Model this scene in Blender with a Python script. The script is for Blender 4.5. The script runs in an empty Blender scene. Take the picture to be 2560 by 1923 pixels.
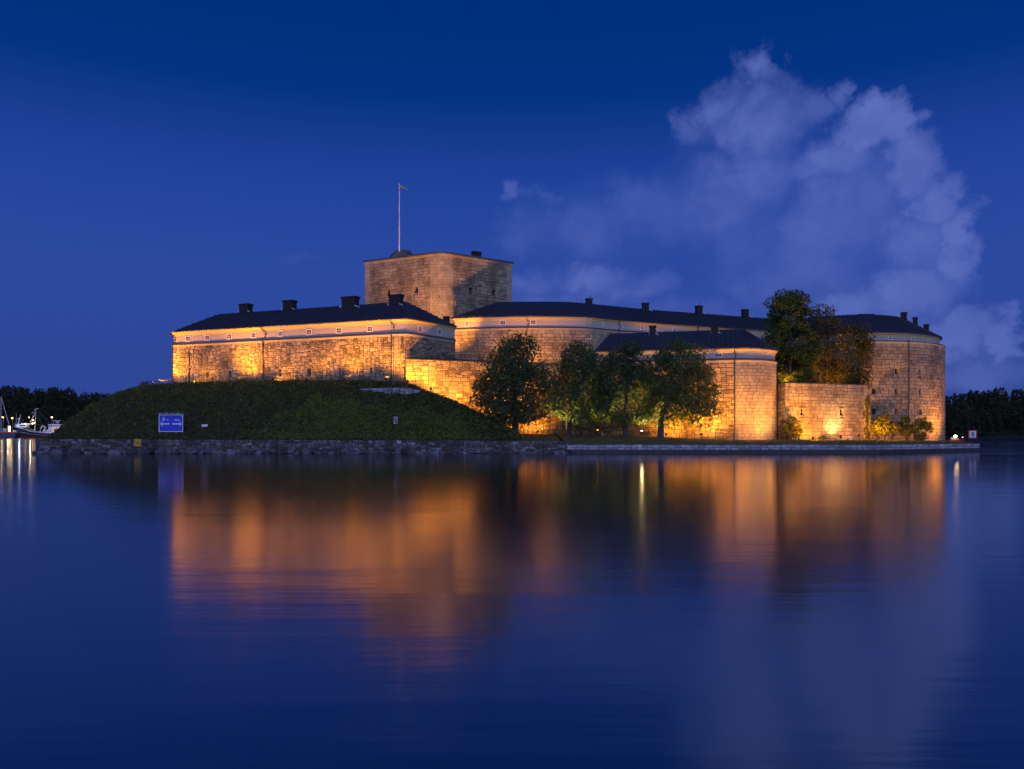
import bpy, math, random
import numpy as np
from mathutils import Vector, noise, Matrix

R = math.radians
random.seed(11)
rng = np.random.default_rng(11)
SC = bpy.context.scene
COL = SC.collection
# the survey of the photograph: focal length and horizon in its own pixels, eye height in metres
FOC, HOR, MID, EYE = 2000.0, 1084.0, 1280.0, 3.5
def X(px, Y): return (px - MID) * Y / FOC
def Z(py, Y): return EYE + (HOR - py) * Y / FOC
def lin(r, g, b): return tuple((c / 255 / 12.92 if c / 255 <= 0.04045 else ((c / 255 + 0.055) / 1.055) ** 2.4) for c in (r, g, b))

# ------------------------------------------------------------------ camera
cam = bpy.data.objects.new('camera', bpy.data.cameras.new('camera'))
COL.objects.link(cam)
cam.location = (0, 0, EYE)
cam.rotation_euler = (R(90), 0, 0)
cam.data.sensor_width = 36
cam.data.lens = 36 * FOC / 2560
cam.data.shift_y = (HOR - 1923 / 2) / 2560
cam.data.clip_start = 0.5
cam.data.clip_end = 20000
SC.camera = cam
SC.view_settings.view_transform = 'Standard'
SC.view_settings.look = 'None'
SC.view_settings.exposure = 0
SC.view_settings.gamma = 1
SC.view_settings.use_curve_mapping = False
SC.cycles.use_denoising = True
SC.cycles.max_bounces = 6
SC.cycles.diffuse_bounces = 2
SC.cycles.glossy_bounces = 3
SC.cycles.transmission_bounces = 3
SC.cycles.sample_clamp_indirect = 4
SC.cycles.caustics_reflective = False
SC.cycles.caustics_refractive = False

# ------------------------------------------------------------------ node helper
class NT:
    def __init__(s, tree): s.t = tree; s.n = tree.nodes; s.l = tree.links
    def set(s, sock, v):
        if hasattr(v, 'is_output'): s.l.new(v, sock)
        elif v is not None: sock.default_value = v
    def node(s, kind, ins=None, **kw):
        n = s.n.new(kind)
        for k, v in kw.items(): setattr(n, k, v)
        for k, v in (ins or {}).items(): s.set(n.inputs[k], v)
        return n
    def m(s, op, a, b=None, c=None, clamp=False):
        n = s.n.new('ShaderNodeMath'); n.operation = op; n.use_clamp = clamp
        for i, v in enumerate((a, b, c)):
            if v is not None: s.set(n.inputs[i], v)
        return n.outputs[0]
    def vm(s, op, a, b=None):
        n = s.n.new('ShaderNodeVectorMath'); n.operation = op
        s.set(n.inputs[0], a)
        if b is not None: s.set(n.inputs[1], b)
        return n
    def smooth(s, v, lo, hi, a=0.0, b=1.0):
        n = s.n.new('ShaderNodeMapRange'); n.interpolation_type = 'SMOOTHSTEP'
        s.set(n.inputs[0], v); s.set(n.inputs[1], lo); s.set(n.inputs[2], hi); s.set(n.inputs[3], a); s.set(n.inputs[4], b)
        return n.outputs[0]
    def mix(s, f, a, b, blend='MIX'):
        n = s.n.new('ShaderNodeMix'); n.data_type = 'RGBA'; n.blend_type = blend
        s.set(n.inputs[0], f)
        for i, v in ((6, a), (7, b)):
            if isinstance(v, tuple) and len(v) == 3: v = v + (1,)
            s.set(n.inputs[i], v)
        return n.outputs[2]
    def ramp(s, f, stops, interp='LINEAR'):
        n = s.n.new('ShaderNodeValToRGB'); n.color_ramp.interpolation = interp
        e = n.color_ramp.elements
        while len(e) < len(stops): e.new(0.5)
        for i, (p, c) in enumerate(stops):
            e[i].position = p; e[i].color = tuple(c) + (1,)
        s.set(n.inputs[0], f)
        return n.outputs[0]
    def noise(s, vec, scale, detail=4, rough=0.55, dims='3D'):
        n = s.node('ShaderNodeTexNoise', {'Scale': scale, 'Detail': detail, 'Roughness': rough}, noise_dimensions=dims)
        if vec is not None: s.l.new(vec, n.inputs['Vector'])
        return n

# ------------------------------------------------------------------ world: blue hour sky with one towering cloud
W = bpy.data.worlds.new('World'); SC.world = W; W.use_nodes = True
q = NT(W.node_tree); q.n.clear()
dirv = q.node('ShaderNodeTexCoord').outputs['Generated']
xyz = q.node('ShaderNodeSeparateXYZ', {'Vector': dirv}).outputs
elev = q.m('ARCSINE', xyz[2])
azim = q.m('ARCTAN2', xyz[0], xyz[1])
sky = q.ramp(q.m('DIVIDE', q.m('MAXIMUM', elev, 0.0), 1.2), [
    (0.0, lin(47, 70, 147)), (0.066, lin(46, 71, 150)), (0.15, lin(45, 74, 160)), (0.25, lin(32, 67, 154)),
    (0.33, lin(4, 51, 130)), (0.40, lin(0, 47, 122)), (0.6, lin(0, 38, 100)), (1.0, lin(0, 30, 84))])
# the twilight side, low behind the camera, is paler and a little brighter
west = q.m('MULTIPLY', q.smooth(xyz[1], 0.25, -0.9), q.smooth(elev, 1.3, 0.0))
sky = q.mix(q.m('MULTIPLY', west, 0.85), sky, (0.78, 0.90, 1.85))
wv = q.node('ShaderNodeCombineXYZ', {'X': azim, 'Y': elev, 'Z': 0.0}).outputs[0]
nz1 = q.noise(wv, 6.5, 7, 0.6)
nz2 = q.noise(wv, 26, 6, 0.6)
off = q.vm('SCALE', q.vm('SUBTRACT', nz1.outputs['Color'], (0.5, 0.5, 0.5)).outputs[0]); off.inputs['Scale'].default_value = 0.10
off2 = q.vm('SCALE', q.vm('SUBTRACT', nz2.outputs['Color'], (0.5, 0.5, 0.5)).outputs[0]); off2.inputs['Scale'].default_value = 0.05
wp = q.vm('ADD', q.vm('ADD', wv, off.outputs[0]).outputs[0], off2.outputs[0]).outputs[0]
dens = None
for (cx, cy, rx, ry, wgt, soft) in [
    (1635, 120, 66, 56, .85, .6), (1560, 185, 80, 64, .8, .75), (1500, 235, 62, 66, .6, .9), (1640, 230, 140, 100, .9, .7), (1740, 215, 60, 60, .8, .6),
    (1795, 190, 34, 42, .75, .6), (1870, 255, 85, 62, 1, .45), (1945, 270, 50, 50, .95, .45), (1960, 345, 85, 70, .95, .5), (1800, 320, 120, 70, .9, .6),
    (1640, 340, 150, 90, .75, .8), (2020, 420, 60, 70, .9, .5), (2070, 490, 55, 60, .9, .5), (2075, 560, 60, 60, .85, .6), (1950, 500, 140, 110, .85, .7),
    (1790, 470, 190, 120, .7, .9), (1980, 620, 130, 80, .95, .6), (1830, 645, 105, 60, .9, .6), (1900, 700, 160, 70, .85, .7), (2080, 700, 90, 55, .9, .5),
    (2175, 700, 40, 52, .9, .45), (2130, 780, 140, 80, .6, .9), (1560, 400, 200, 150, .62, 1), (1400, 430, 180, 140, .52, 1), (1250, 460, 170, 120, .45, 1), (1720, 560, 240, 130, .6, 1), (1850, 400, 170, 120, .75, 1),
    (1120, 385, 44, 30, .55, .6), (1170, 400, 40, 26, .42, .8), (1130, 480, 110, 90, .38, 1), (1150, 590, 120, 55, .6, .7), (1280, 580, 120, 62, .75, .6),
    (1370, 610, 130, 50, .6, .8), (1200, 650, 260, 60, .6, .9), (1500, 660, 200, 50, .45, 1), (1600, 500, 160, 70, .42, 1), (640, 545, 70, 14, .2, 1), (560, 690, 200, 30, .12, 1)]:
    u = math.atan((cx * 1.15732 - MID) / FOC)
    v = math.atan((HOR - (cy + 26) * 1.15732) / FOC * math.cos(u))
    d = q.vm('SUBTRACT', wp, (u, v, 0.0)).outputs[0]
    d = q.vm('MULTIPLY', d, (FOC / (rx * 1.157 * 1.02), FOC / (ry * 1.157 * 1.0), 0.0)).outputs[0]
    d = q.vm('LENGTH', d).outputs['Value']
    f = q.smooth(d, 1.12, 1.25 - min(1.2, soft * 1.9), 0.0, min(1.0, wgt * .9 + .08))
    if dens is None: dens = f
    else:
        n = q.n.new('ShaderNodeMath'); n.operation = 'SMOOTH_MAX'; q.l.new(dens, n.inputs[0]); q.l.new(f, n.inputs[1]); n.inputs[2].default_value = 0.26
        dens = n.outputs[0]
dens = q.m('DIVIDE', q.m('MAXIMUM', q.m('SUBTRACT', dens, 0.1974), 0.0), 0.7626)
fray = q.m('MULTIPLY', q.m('SUBTRACT', q.noise(wv, 17, 9, 0.66).outputs['Fac'], 0.5), q.smooth(dens, 0.0, 0.22, 0.0, 1.0))
dens = q.m('MAXIMUM', q.m('ADD', dens, q.m('MULTIPLY', fray, 0.62)), 0.0)
puff = q.smooth(q.noise(wv, 13, 8, 0.62).outputs['Fac'], 0.3, 0.72, 0.68, 1.12)
wisp = q.m('MULTIPLY', q.smooth(q.noise(q.vm('MULTIPLY', wv, (1.0, 2.6, 1.0)).outputs[0], 3.2, 7, 0.6).outputs['Fac'], 0.5, 0.8), q.smooth(elev, 0.32, 0.05, 0.0, 0.03))
dens = q.m('MAXIMUM', q.m('MULTIPLY', dens, puff), wisp)
sky = q.mix(q.m('MULTIPLY', dens, 0.92, clamp=True), sky, lin(93, 111, 188))
bg = q.node('ShaderNodeBackground', {'Color': sky, 'Strength': 1.0})
q.l.new(bg.outputs[0], q.node('ShaderNodeOutputWorld').inputs['Surface'])

# ------------------------------------------------------------------ object helpers
ORG = {}                                   # world origin of every root
def link(o, parent=None):
    COL.objects.link(o)
    if parent is not None: o.parent = parent
    return o
def tag(o, label=None, cat=None, group=None, kind=None):
    if label: o['label'] = label
    if cat: o['category'] = cat
    if group: o['group'] = group
    if kind: o['kind'] = kind
    return o
def thing(name, label, cat, loc=(0, 0, 0), rotz=0.0, group=None):
    o = bpy.data.objects.new(name, None)
    o.empty_display_size = 0.3
    o.location = loc; o.rotation_euler = (0, 0, rotz)
    link(o); ORG[o.name] = Vector(loc)
    return tag(o, label, cat, group)
class MB:
    """collects shapes for one mesh object"""
    def __init__(s): s.v = []; s.f = []
    def add(s, vs, fs):
        b = len(s.v); s.v += [tuple(p) for p in vs]; s.f += [tuple(i + b for i in f) for f in fs]; return s
    def box(s, x0, x1, y0, y1, z0, z1):
        return s.add([(x0, y0, z0), (x1, y0, z0), (x1, y1, z0), (x0, y1, z0), (x0, y0, z1), (x1, y0, z1), (x1, y1, z1), (x0, y1, z1)],
                     [(0, 3, 2, 1), (4, 5, 6, 7), (0, 1, 5, 4), (1, 2, 6, 5), (2, 3, 7, 6), (3, 0, 4, 7)])
    def cbox(s, cx, cy, cz, sx, sy, sz): return s.box(cx - sx / 2, cx + sx / 2, cy - sy / 2, cy + sy / 2, cz - sz / 2, cz + sz / 2)
    def tube(s, pts, r, n=8, r1=None, caps=True):
        pts = [Vector(p) for p in pts]; k = len(pts); b = len(s.v)
        for i, p in enumerate(pts):
            t = (pts[min(i + 1, k - 1)] - pts[max(i - 1, 0)]).normalized()
            a = Vector((0, 0, 1)) if abs(t.z) < 0.9 else Vector((1, 0, 0))
            u = t.cross(a).normalized(); w = t.cross(u)
            rr = r if r1 is None else r + (r1 - r) * i / max(1, k - 1)
            for j in range(n):
                an = 2 * math.pi * j / n
                s.v.append(tuple(p + u * (rr * math.cos(an)) + w * (rr * math.sin(an))))
        for i in range(k - 1):
            for j in range(n):
                s.f.append((b + i * n + j, b + i * n + (j + 1) % n, b + (i + 1) * n + (j + 1) % n, b + (i + 1) * n + j))
        if caps:
            s.f.append(tuple(b + j for j in range(n))[::-1]); s.f.append(tuple(b + (k - 1) * n + j for j in range(n)))
        return s
    def prism(s, poly, dv):
        """polygon (3D points) extruded along dv"""
        n = len(poly); dv = Vector(dv)
        vs = [Vector(p) for p in poly] + [Vector(p) + dv for p in poly]
        fs = [tuple(range(n))[::-1], tuple(range(n, 2 * n))] + [(i, (i + 1) % n, n + (i + 1) % n, n + i) for i in range(n)]
        return s.add(vs, fs)
    def ball(s, c, r, n=8, m=5, sz=1.0):
        vs = [(c[0], c[1], c[2] - r * sz)]; fs = []
        for i in range(1, m):
            a = -math.pi / 2 + math.pi * i / m
            for j in range(n):
                b = 2 * math.pi * j / n
                vs.append((c[0] + r * math.cos(a) * math.cos(b), c[1] + r * math.cos(a) * math.sin(b), c[2] + r * sz * math.sin(a)))
        vs.append((c[0], c[1], c[2] + r * sz)); e = len(vs) - 1
        for j in range(n): fs.append((0, 1 + (j + 1) % n, 1 + j))
        for i in range(m - 2):
            for j in range(n):
                a = 1 + i * n; fs.append((a + j, a + (j + 1) % n, a + n + (j + 1) % n, a + n + j))
        a = 1 + (m - 2) * n
        for j in range(n): fs.append((a + j, a + (j + 1) % n, e))
        return s.add(vs, fs)
    def mesh(s, name, m, org=(0, 0, 0), smooth=False):
        me = bpy.data.meshes.new(name)
        ox, oy, oz = org
        me.from_pydata([(x - ox, y - oy, z - oz) for x, y, z in s.v], [], s.f)
        me.update()
        if m: me.materials.append(m)
        if smooth: me.polygons.foreach_set('use_smooth', [True] * len(me.polygons))
        return me
    def build(s, name, m, parent=None, smooth=False, org=None, top=False):
        """coordinates are world metres when the parent is an unrotated root (or none)"""
        base = ORG.get(parent.name, Vector((0, 0, 0))) if parent is not None else Vector((0, 0, 0))
        if org is None:
            a = np.array(s.v); org = ((a[:, 0].min() + a[:, 0].max()) / 2, (a[:, 1].min() + a[:, 1].max()) / 2, a[:, 2].min())
        o = bpy.data.objects.new(name, s.mesh(name, m, org, smooth))
        link(o, parent); o.location = Vector(org) - base
        ORG[o.name] = Vector(org)
        return o
    def local(s, name, m, parent, smooth=False):
        o = bpy.data.objects.new(name, s.mesh(name, m, (0, 0, 0), smooth)); link(o, parent); return o
def place(name, me, parent, loc=(0, 0, 0), rotz=0.0, scale=None):
    o = bpy.data.objects.new(name, me); link(o, parent); o.location = loc; o.rotation_euler = (0, 0, rotz)
    if scale: o.scale = scale
    return o
def copy_tree(o, parent=None):
    c = o.copy(); COL.objects.link(c); c.parent = parent
    for ch in list(o.children): copy_tree(ch, c)
    return c
def mesh_np(name, verts, faces, mat_, smooth=False):
    """faces: (N,k) index array"""
    me = bpy.data.meshes.new(name)
    n, k = faces.shape
    me.vertices.add(len(verts)); me.vertices.foreach_set('co', verts.astype(np.float32).ravel())
    me.loops.add(n * k); me.loops.foreach_set('vertex_index', faces.astype(np.int32).ravel())
    me.polygons.add(n); me.polygons.foreach_set('loop_start', np.arange(0, n * k, k, dtype=np.int32))
    me.update(calc_edges=True); me.validate()
    if mat_: me.materials.append(mat_)
    if smooth: me.polygons.foreach_set('use_smooth', np.ones(n, dtype=bool))
    return me

# ------------------------------------------------------------------ materials
def new_mat(name):
    m = bpy.data.materials.new(name); m.use_nodes = True
    k = NT(m.node_tree); b = k.n['Principled BSDF']
    return m, k, b
def basic(name, col, rough=0.6, metal=0.0, var=0.15, vscale=3.0, bump=0.0):
    m, k, b = new_mat(name)
    pos = k.node('ShaderNodeNewGeometry').outputs['Position']
    nz = k.noise(pos, vscale, 5, 0.6)
    k.set(b.inputs['Base Color'], k.mix(nz.outputs['Fac'], tuple(c * (1 - var) for c in col), tuple(min(1, c * (1 + var)) for c in col)))
    b.inputs['Roughness'].default_value = rough; b.inputs['Metallic'].default_value = metal
    if bump:
        bp = k.node('ShaderNodeBump', {'Height': nz.outputs['Fac'], 'Strength': bump, 'Distance': 0.1}); k.l.new(bp.outputs[0], b.inputs['Normal'])
    return m
def stone_mat(name, stops, stain=0.35, grain=0.25):
    m, k, b = new_mat(name)
    geo = k.node('ShaderNodeNewGeometry')
    rnd = k.m('FRACT', k.m('ADD', geo.outputs['Random Per Island'], k.node('ShaderNodeObjectInfo').outputs['Random']))
    c = k.ramp(rnd, stops)
    pos = geo.outputs['Position']
    n1 = k.noise(pos, 2.2, 6, 0.65).outputs['Fac']
    n2 = k.noise(k.vm('MULTIPLY', pos, (1.0, 1.0, 0.16)).outputs[0], 0.35, 5, 0.6).outputs['Fac']
    n3 = k.noise(pos, 9.0, 3, 0.6).outputs['Fac']
    c = k.mix(1.0, c, k.ramp(n1, [(0.25, (1 - grain,) * 3), (0.75, (1 + grain * .6,) * 3)]), 'MULTIPLY')
    c = k.mix(1.0, c, k.ramp(n2, [(0.36, (1 - stain,) * 3), (0.55, (1,) * 3)]), 'MULTIPLY')
    n4 = k.noise(k.vm('MULTIPLY', pos, (1.0, 1.0, 1.7)).outputs[0], 0.17, 4, 0.6).outputs['Fac']
    c = k.mix(1.0, c, k.ramp(n4, [(0.34, (.62, .60, .58)), (0.5, (.95, .95, .95)), (0.66, (1.12, 1.1, 1.05))]), 'MULTIPLY')
    k.set(b.inputs['Base Color'], c)
    b.inputs['Roughness'].default_value = 0.88
    bp = k.node('ShaderNodeBump', {'Height': k.m('ADD', n1, k.m('MULTIPLY', n3, 0.5)), 'Strength': 0.5, 'Distance': 0.09})
    k.l.new(bp.outputs[0], b.inputs['Normal'])
    return m
def leaf_mat(name, stops, trans=0.35):
    m, k, b = new_mat(name)
    geo = k.node('ShaderNodeNewGeometry')
    n = k.noise(geo.outputs['Position'], 0.5, 3, 0.6).outputs['Fac']
    f = k.m('ADD', k.m('MULTIPLY', geo.outputs['Random Per Island'], 0.6), k.m('MULTIPLY', k.smooth(n, 0.3, 0.7), 0.4))
    c = k.ramp(f, stops)
    d = k.node('ShaderNodeBsdfDiffuse', {'Color': c}); t = k.node('ShaderNodeBsdfTranslucent', {'Color': k.mix(0.6, c, (0.24, 0.28, 0.04))})
    mx = k.node('ShaderNodeMixShader', {0: trans, 1: d.outputs[0], 2: t.outputs[0]})
    k.l.new(mx.outputs[0], k.n['Material Output'].inputs['Surface'])
    return m
def glow(name, col, strength):
    m, k, b = new_mat(name)
    b.inputs['Base Color'].default_value = (0.8, 0.75, 0.6, 1)
    b.inputs['Emission Color'].default_value = tuple(col) + (1,)
    b.inputs['Emission Strength'].default_value = strength
    return m
M = {}
M['rubble'] = stone_mat('rubble stone', [(0, (0.150, 0.126, 0.082)), (.1, (0.220, 0.184, 0.109)), (.25, (0.330, 0.262, 0.150)), (.5, (0.400, 0.320, 0.184)), (.75, (0.460, 0.369, 0.211)), (.93, (0.500, 0.417, 0.245)), (1, (0.250, 0.213, 0.136))])
M['coursed'] = stone_mat('coursed granite', [(0, (0.240, 0.204, 0.129)), (.2, (0.340, 0.281, 0.170)), (.6, (0.410, 0.339, 0.204)), (.9, (0.470, 0.398, 0.238)), (1, (0.300, 0.262, 0.163))], 0.4)
M['tower'] = stone_mat('tower granite', [(0, (0.220, 0.184, 0.116)), (.2, (0.300, 0.252, 0.150)), (.6, (0.370, 0.310, 0.184)), (.9, (0.450, 0.378, 0.224)), (1, (0.250, 0.213, 0.136))], 0.45)
M['ashlar'] = stone_mat('dressed granite', [(0, (0.360, 0.301, 0.184)), (.5, (0.420, 0.359, 0.218)), (1, (0.480, 0.407, 0.245))], 0.25, 0.18)
M['quoin'] = stone_mat('quoin granite', [(0, (0.380, 0.320, 0.190)), (1, (0.480, 0.407, 0.245))], 0.15, 0.15)
M['quay'] = stone_mat('quay granite', [(0, (.26, .27, .30)), (.3, (.38, .39, .43)), (.8, (.48, .49, .54)), (1, (.58, .59, .63))], 0.25)
M['quayrub'] = stone_mat('quay rubble', [(0, (.09, .075, .055)), (.35, (.15, .13, .10)), (.6, (.19, .19, .205)), (.9, (.27, .27, .30)), (1, (.5, .5, .53))], 0.5, .45)
M['boulder'] = stone_mat('boulder granite', [(0, (.07, .07, .075)), (.5, (.15, .15, .165)), (1, (.28, .28, .31))], 0.4)
M['mortar'] = basic('old mortar', (.085, .072, .055), .95, var=.3, vscale=2.5, bump=.4)
M['wet'] = basic('wet algae stone', (.028, .028, .026), .5, var=.4, vscale=2.5, bump=.5)
M['mould'] = basic('limestone moulding', (.42, .36, .25), .8, var=.12, vscale=1.5, bump=.1)
M['plaster'] = basic('painted cornice', (.60, .48, .22), .7, var=.07, vscale=1.2)
M['metal'] = basic('black sheet metal', (.042, .044, .06), .42, .0, var=.35, vscale=1.2)
M['pipe'] = basic('dark pipe metal', (.03, .03, .03), .5, .0, var=.2)
M['brickdark'] = basic('tarred chimney brick', (.012, .011, .012), .8, var=.35, vscale=5, bump=.3)
M['flash'] = basic('lead flashing', (.42, .43, .46), .5, var=.2)
M['frame'] = basic('white window paint', (.72, .68, .6), .6, var=.08)
M['grey_frame'] = basic('grey window paint', (.14, .14, .14), .6, var=.08)
M['shutter'] = basic('faded shutter board', (.055, .052, .056), .8, var=.2, vscale=4)
M['stonefill'] = basic('plastered niche', (.34, .27, .17), .9, var=.2, vscale=2)
M['white'] = basic('white paint', (.78, .78, .78), .5, var=.06)
M['steel'] = basic('galvanised steel', (.33, .34, .35), .45, .6, var=.15)
M['rail'] = basic('dark railing paint', (.05, .045, .045), .6, var=.2)
M['wood'] = basic('weathered wood', (.16, .12, .09), .8, var=.3, vscale=6)
M['palewood'] = basic('pale painted wood', (.6, .55, .45), .7, var=.15, vscale=6)
M['bark'] = basic('dark bark', (.07, .055, .045), .9, var=.4, vscale=4, bump=.6)
M['navy'] = basic('navy hull paint', (.02, .025, .06), .4, var=.15)
M['redhull'] = basic('red hull paint', (.22, .04, .025), .5, var=.2)
M['blue'] = basic('blue sign sheet', (.008, .045, .62), .45, var=.05)
M['bluetxt'] = basic('worn blue lettering', (.02, .09, .42), .5, var=.1)
M['yellow'] = basic('yellow sign paint', (.55, .36, .03), .6, var=.12)
M['red'] = basic('red sign border', (.30, .03, .03), .5, var=.1)
M['black'] = basic('black paint', (.012, .012, .014), .5, var=.1)
M['soil'] = basic('hill soil', (.05, .05, .03), .95, var=.35, vscale=1.5, bump=.5)
m, k, b = new_mat('window glass'); M['glass'] = m
b.inputs['Base Color'].default_value = (.012, .013, .016, 1); b.inputs['Roughness'].default_value = .08; b.inputs['Specular IOR Level'].default_value = .22
m, k, b = new_mat('greenish glass'); M['glass2'] = m
b.inputs['Base Color'].default_value = (.10, .14, .06, 1); b.inputs['Roughness'].default_value = .25
# vertical boarded cladding of the attic storeys
m, k, b = new_mat('boarded cladding'); M['boards'] = m
pos = k.node('ShaderNodeNewGeometry').outputs['Position']
ps = k.node('ShaderNodeSeparateXYZ', {'Vector': pos}).outputs
wav = k.m('FRACT', k.m('MULTIPLY', k.m('ADD', ps[0], k.m('MULTIPLY', ps[1], 0.45)), 3.1))
gro = k.smooth(k.m('ABSOLUTE', k.m('SUBTRACT', wav, 0.5)), 0.40, 0.5)
nz = k.noise(pos, 1.3, 5).outputs['Fac']
k.set(b.inputs['Base Color'], k.mix(k.m('MULTIPLY', gro, 0.4), k.mix(nz, (.42, .37, .30), (.50, .45, .37)), (.25, .22, .2)))
b.inputs['Roughness'].default_value = .75
bp = k.node('ShaderNodeBump', {'Height': k.m('SUBTRACT', 1.0, gro), 'Strength': 0.6, 'Distance': 0.03}); k.l.new(bp.outputs[0], b.inputs['Normal'])
# grass of the lawn
m, k, b = new_mat('mown grass'); M['lawn'] = m
pos = k.node('ShaderNodeNewGeometry').outputs['Position']
n1 = k.noise(pos, .35, 5).outputs['Fac']; n2 = k.noise(pos, 6, 4).outputs['Fac']
k.set(b.inputs['Base Color'], k.mix(k.smooth(n1, .35, .65), k.mix(n2, (.07, .10, .02), (.11, .13, .03)), k.mix(n2, (.09, .09, .022), (.13, .12, .036))))
b.inputs['Roughness'].default_value = .9
bp = k.node('ShaderNodeBump', {'Height': n2, 'Strength': .8, 'Distance': .08}); k.l.new(bp.outputs[0], b.inputs['Normal'])
M['grass'] = leaf_mat('rough hill grass', [(0, (.04, .05, .02)), (.5, (.085, .095, .034)), (.8, (.12, .115, .042)), (1, (.17, .14, .06))], .25)
M['nettle'] = leaf_mat('bright nettle leaves', [(0, (.09, .135, .033)), (.5, (.155, .22, .05)), (1, (.22, .285, .075))], .3)
M['lime'] = leaf_mat('lime leaves', [(0, (.055, .095, .05)), (.5, (.10, .16, .075)), (1, (.14, .20, .08))], .5)
M['maple'] = leaf_mat('maple leaves', [(0, (.05, .085, .026)), (.5, (.09, .14, .034)), (1, (.14, .19, .05))], .4)
M['birch'] = leaf_mat('rusty birch leaves', [(0, (.04, .048, .016)), (.5, (.07, .075, .02)), (1, (.11, .098, .028))], .35)
M['shrub'] = leaf_mat('shrub leaves', [(0, (.05, .06, .012)), (.5, (.10, .11, .018)), (1, (.17, .16, .035))], .3)
M['forest'] = leaf_mat('far forest', [(0, (.02, .028, .016)), (.5, (.036, .045, .024)), (1, (.06, .058, .03))], .1)
M['forestfloor'] = basic('dark forest floor', (.018, .016, .01), 1, var=.3, vscale=.05)
AMBER = (1.0, 0.335, 0.018)
M['lens'] = glow('amber lamp lens', AMBER, 6)
M['hot'] = glow('bright lamp lens', (1.0, .86, .62), 6)
M['sodium'] = glow('sodium street lamp', (1.0, .72, .22), 4)
M['deckglow'] = glow('deck light', (1.0, .55, .2), 12)
# ------------------------------------------------------------------ paths
def arc(c, r, a0, a1, n):
    return [(c[0] + r * math.cos(R(a0 + (a1 - a0) * i / n)), c[1] + r * math.sin(R(a0 + (a1 - a0) * i / n))) for i in range(n + 1)]
class Path:
    """plan line walked so that its outer side is on the right hand"""
    def __init__(s, pts):
        s.p = [Vector((a, b, 0)) for a, b in pts]
        s.c = [0.0]
        for a, b in zip(s.p, s.p[1:]): s.c.append(s.c[-1] + (b - a).length)
        s.L = s.c[-1]
        nn = []
        for i in range(len(s.p)):
            ds = []
            if i > 0: ds.append((s.p[i] - s.p[i - 1]).normalized())
            if i < len(s.p) - 1: ds.append((s.p[i + 1] - s.p[i]).normalized())
            ns = [Vector((d.y, -d.x, 0)) for d in ds]
            a = sum(ns, Vector()) / len(ns)
            nn.append(a / max(0.35, a.length_squared))
        s.n = nn
    def seg(s, t):
        t = min(max(t, 0), s.L)
        for i in range(len(s.c) - 1):
            if t <= s.c[i + 1] + 1e-9: break
        return i, (t - s.c[i]) / (s.c[i + 1] - s.c[i])
    def at(s, t, out=0.0):
        i, f = s.seg(t)
        a = s.p[i] + s.n[i] * out; b = s.p[i + 1] + s.n[i + 1] * out
        return a.lerp(b, f)
    def frame(s, t):
        i, f = s.seg(t)
        d = (s.p[i + 1] - s.p[i]).normalized()
        # smooth on arcs
        return d, Vector((d.y, -d.x, 0))
    def off(s, out): return Path([((a + n * out).x, (a + n * out).y) for a, n in zip(s.p, s.n)])
    def s_px(s, px, lo=0.0, hi=None):
        k = (px - MID) / FOC; best = None
        t = lo; hi = s.L if hi is None else hi
        while t <= hi:
            p = s.at(t); e = abs(p.x / p.y - k)
            if best is None or e < best[0]: best = (e, t)
            t += 0.05
        return best[1]
def sweep(mb, path, prof, close=False):
    k = len(prof); b = len(mb.v)
    for p, n in zip(path.p, path.n):
        for o, z in prof: mb.v.append(tuple((p + n * o) + Vector((0, 0, z))))
    for i in range(len(path.p) - 1):
        for j in range(k if close else k - 1):
            a = b + i * k + j; c = b + i * k + (j + 1) % k
            mb.f.append((a, a + k, c + k, c))
    if close:
        mb.f.append(tuple(b + j for j in range(k))); e = b + (len(path.p) - 1) * k
        mb.f.append(tuple(e + j for j in range(k))[::-1])
    return mb

# ------------------------------------------------------------------ ground shape (hill and lawn)
crest = [(142, 1096, 164), (190, 1052, 168), (253, 1008, 172), (316, 982, 174), (354, 968, 174.5), (443, 961, 172), (520, 958, 169.5), (600, 956, 166.5), (680, 955, 163.5), (760, 954, 160.5),
         (900, 955, 155), (1000, 958, 151.3), (1035, 966, 150.6), (1060, 978, 150.2), (1111, 996, 149.8), (1175, 1024, 149.2), (1238, 1056, 148.4), (1290, 1084, 147.6), (1312, 1101, 146.5), (1400, 1104, 146)]
cX = np.array([X(a, c) for a, b, c in crest]); cY = np.array([c for a, b, c in crest], float); cZ = np.array([Z(b, c) for a, b, c in crest])
def toe(x): return np.where(x < -82.5, 141.8 + (-82.5 - x) * 2.15, 141.8)
def quay_top(x): return np.interp(x, [-90, -70, 0, 10], [2.55, 2.5, 2.25, 2.15])
def lawn_z(x, y):
    xs = [-8, 8, 18, 32, 44, 56, 66, 75, 90, 108]
    yb = np.interp(x, xs, [162, 165, 166, 162.7, 160, 163, 167, 171, 178, 190]); zb = np.interp(x, xs, [3.4, 3.4, 3.2, 2.75, 2.2, 2.35, 2.25, 2.15, 1.9, 1.6])
    yq = np.where(x > 64.4, 141 + (x - 64.4) * .62, 141.0)
    t = np.clip((y - yq) / (yb - yq), 0, 1.0)
    return 1.53 + (zb - 1.53) * t ** .65
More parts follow.
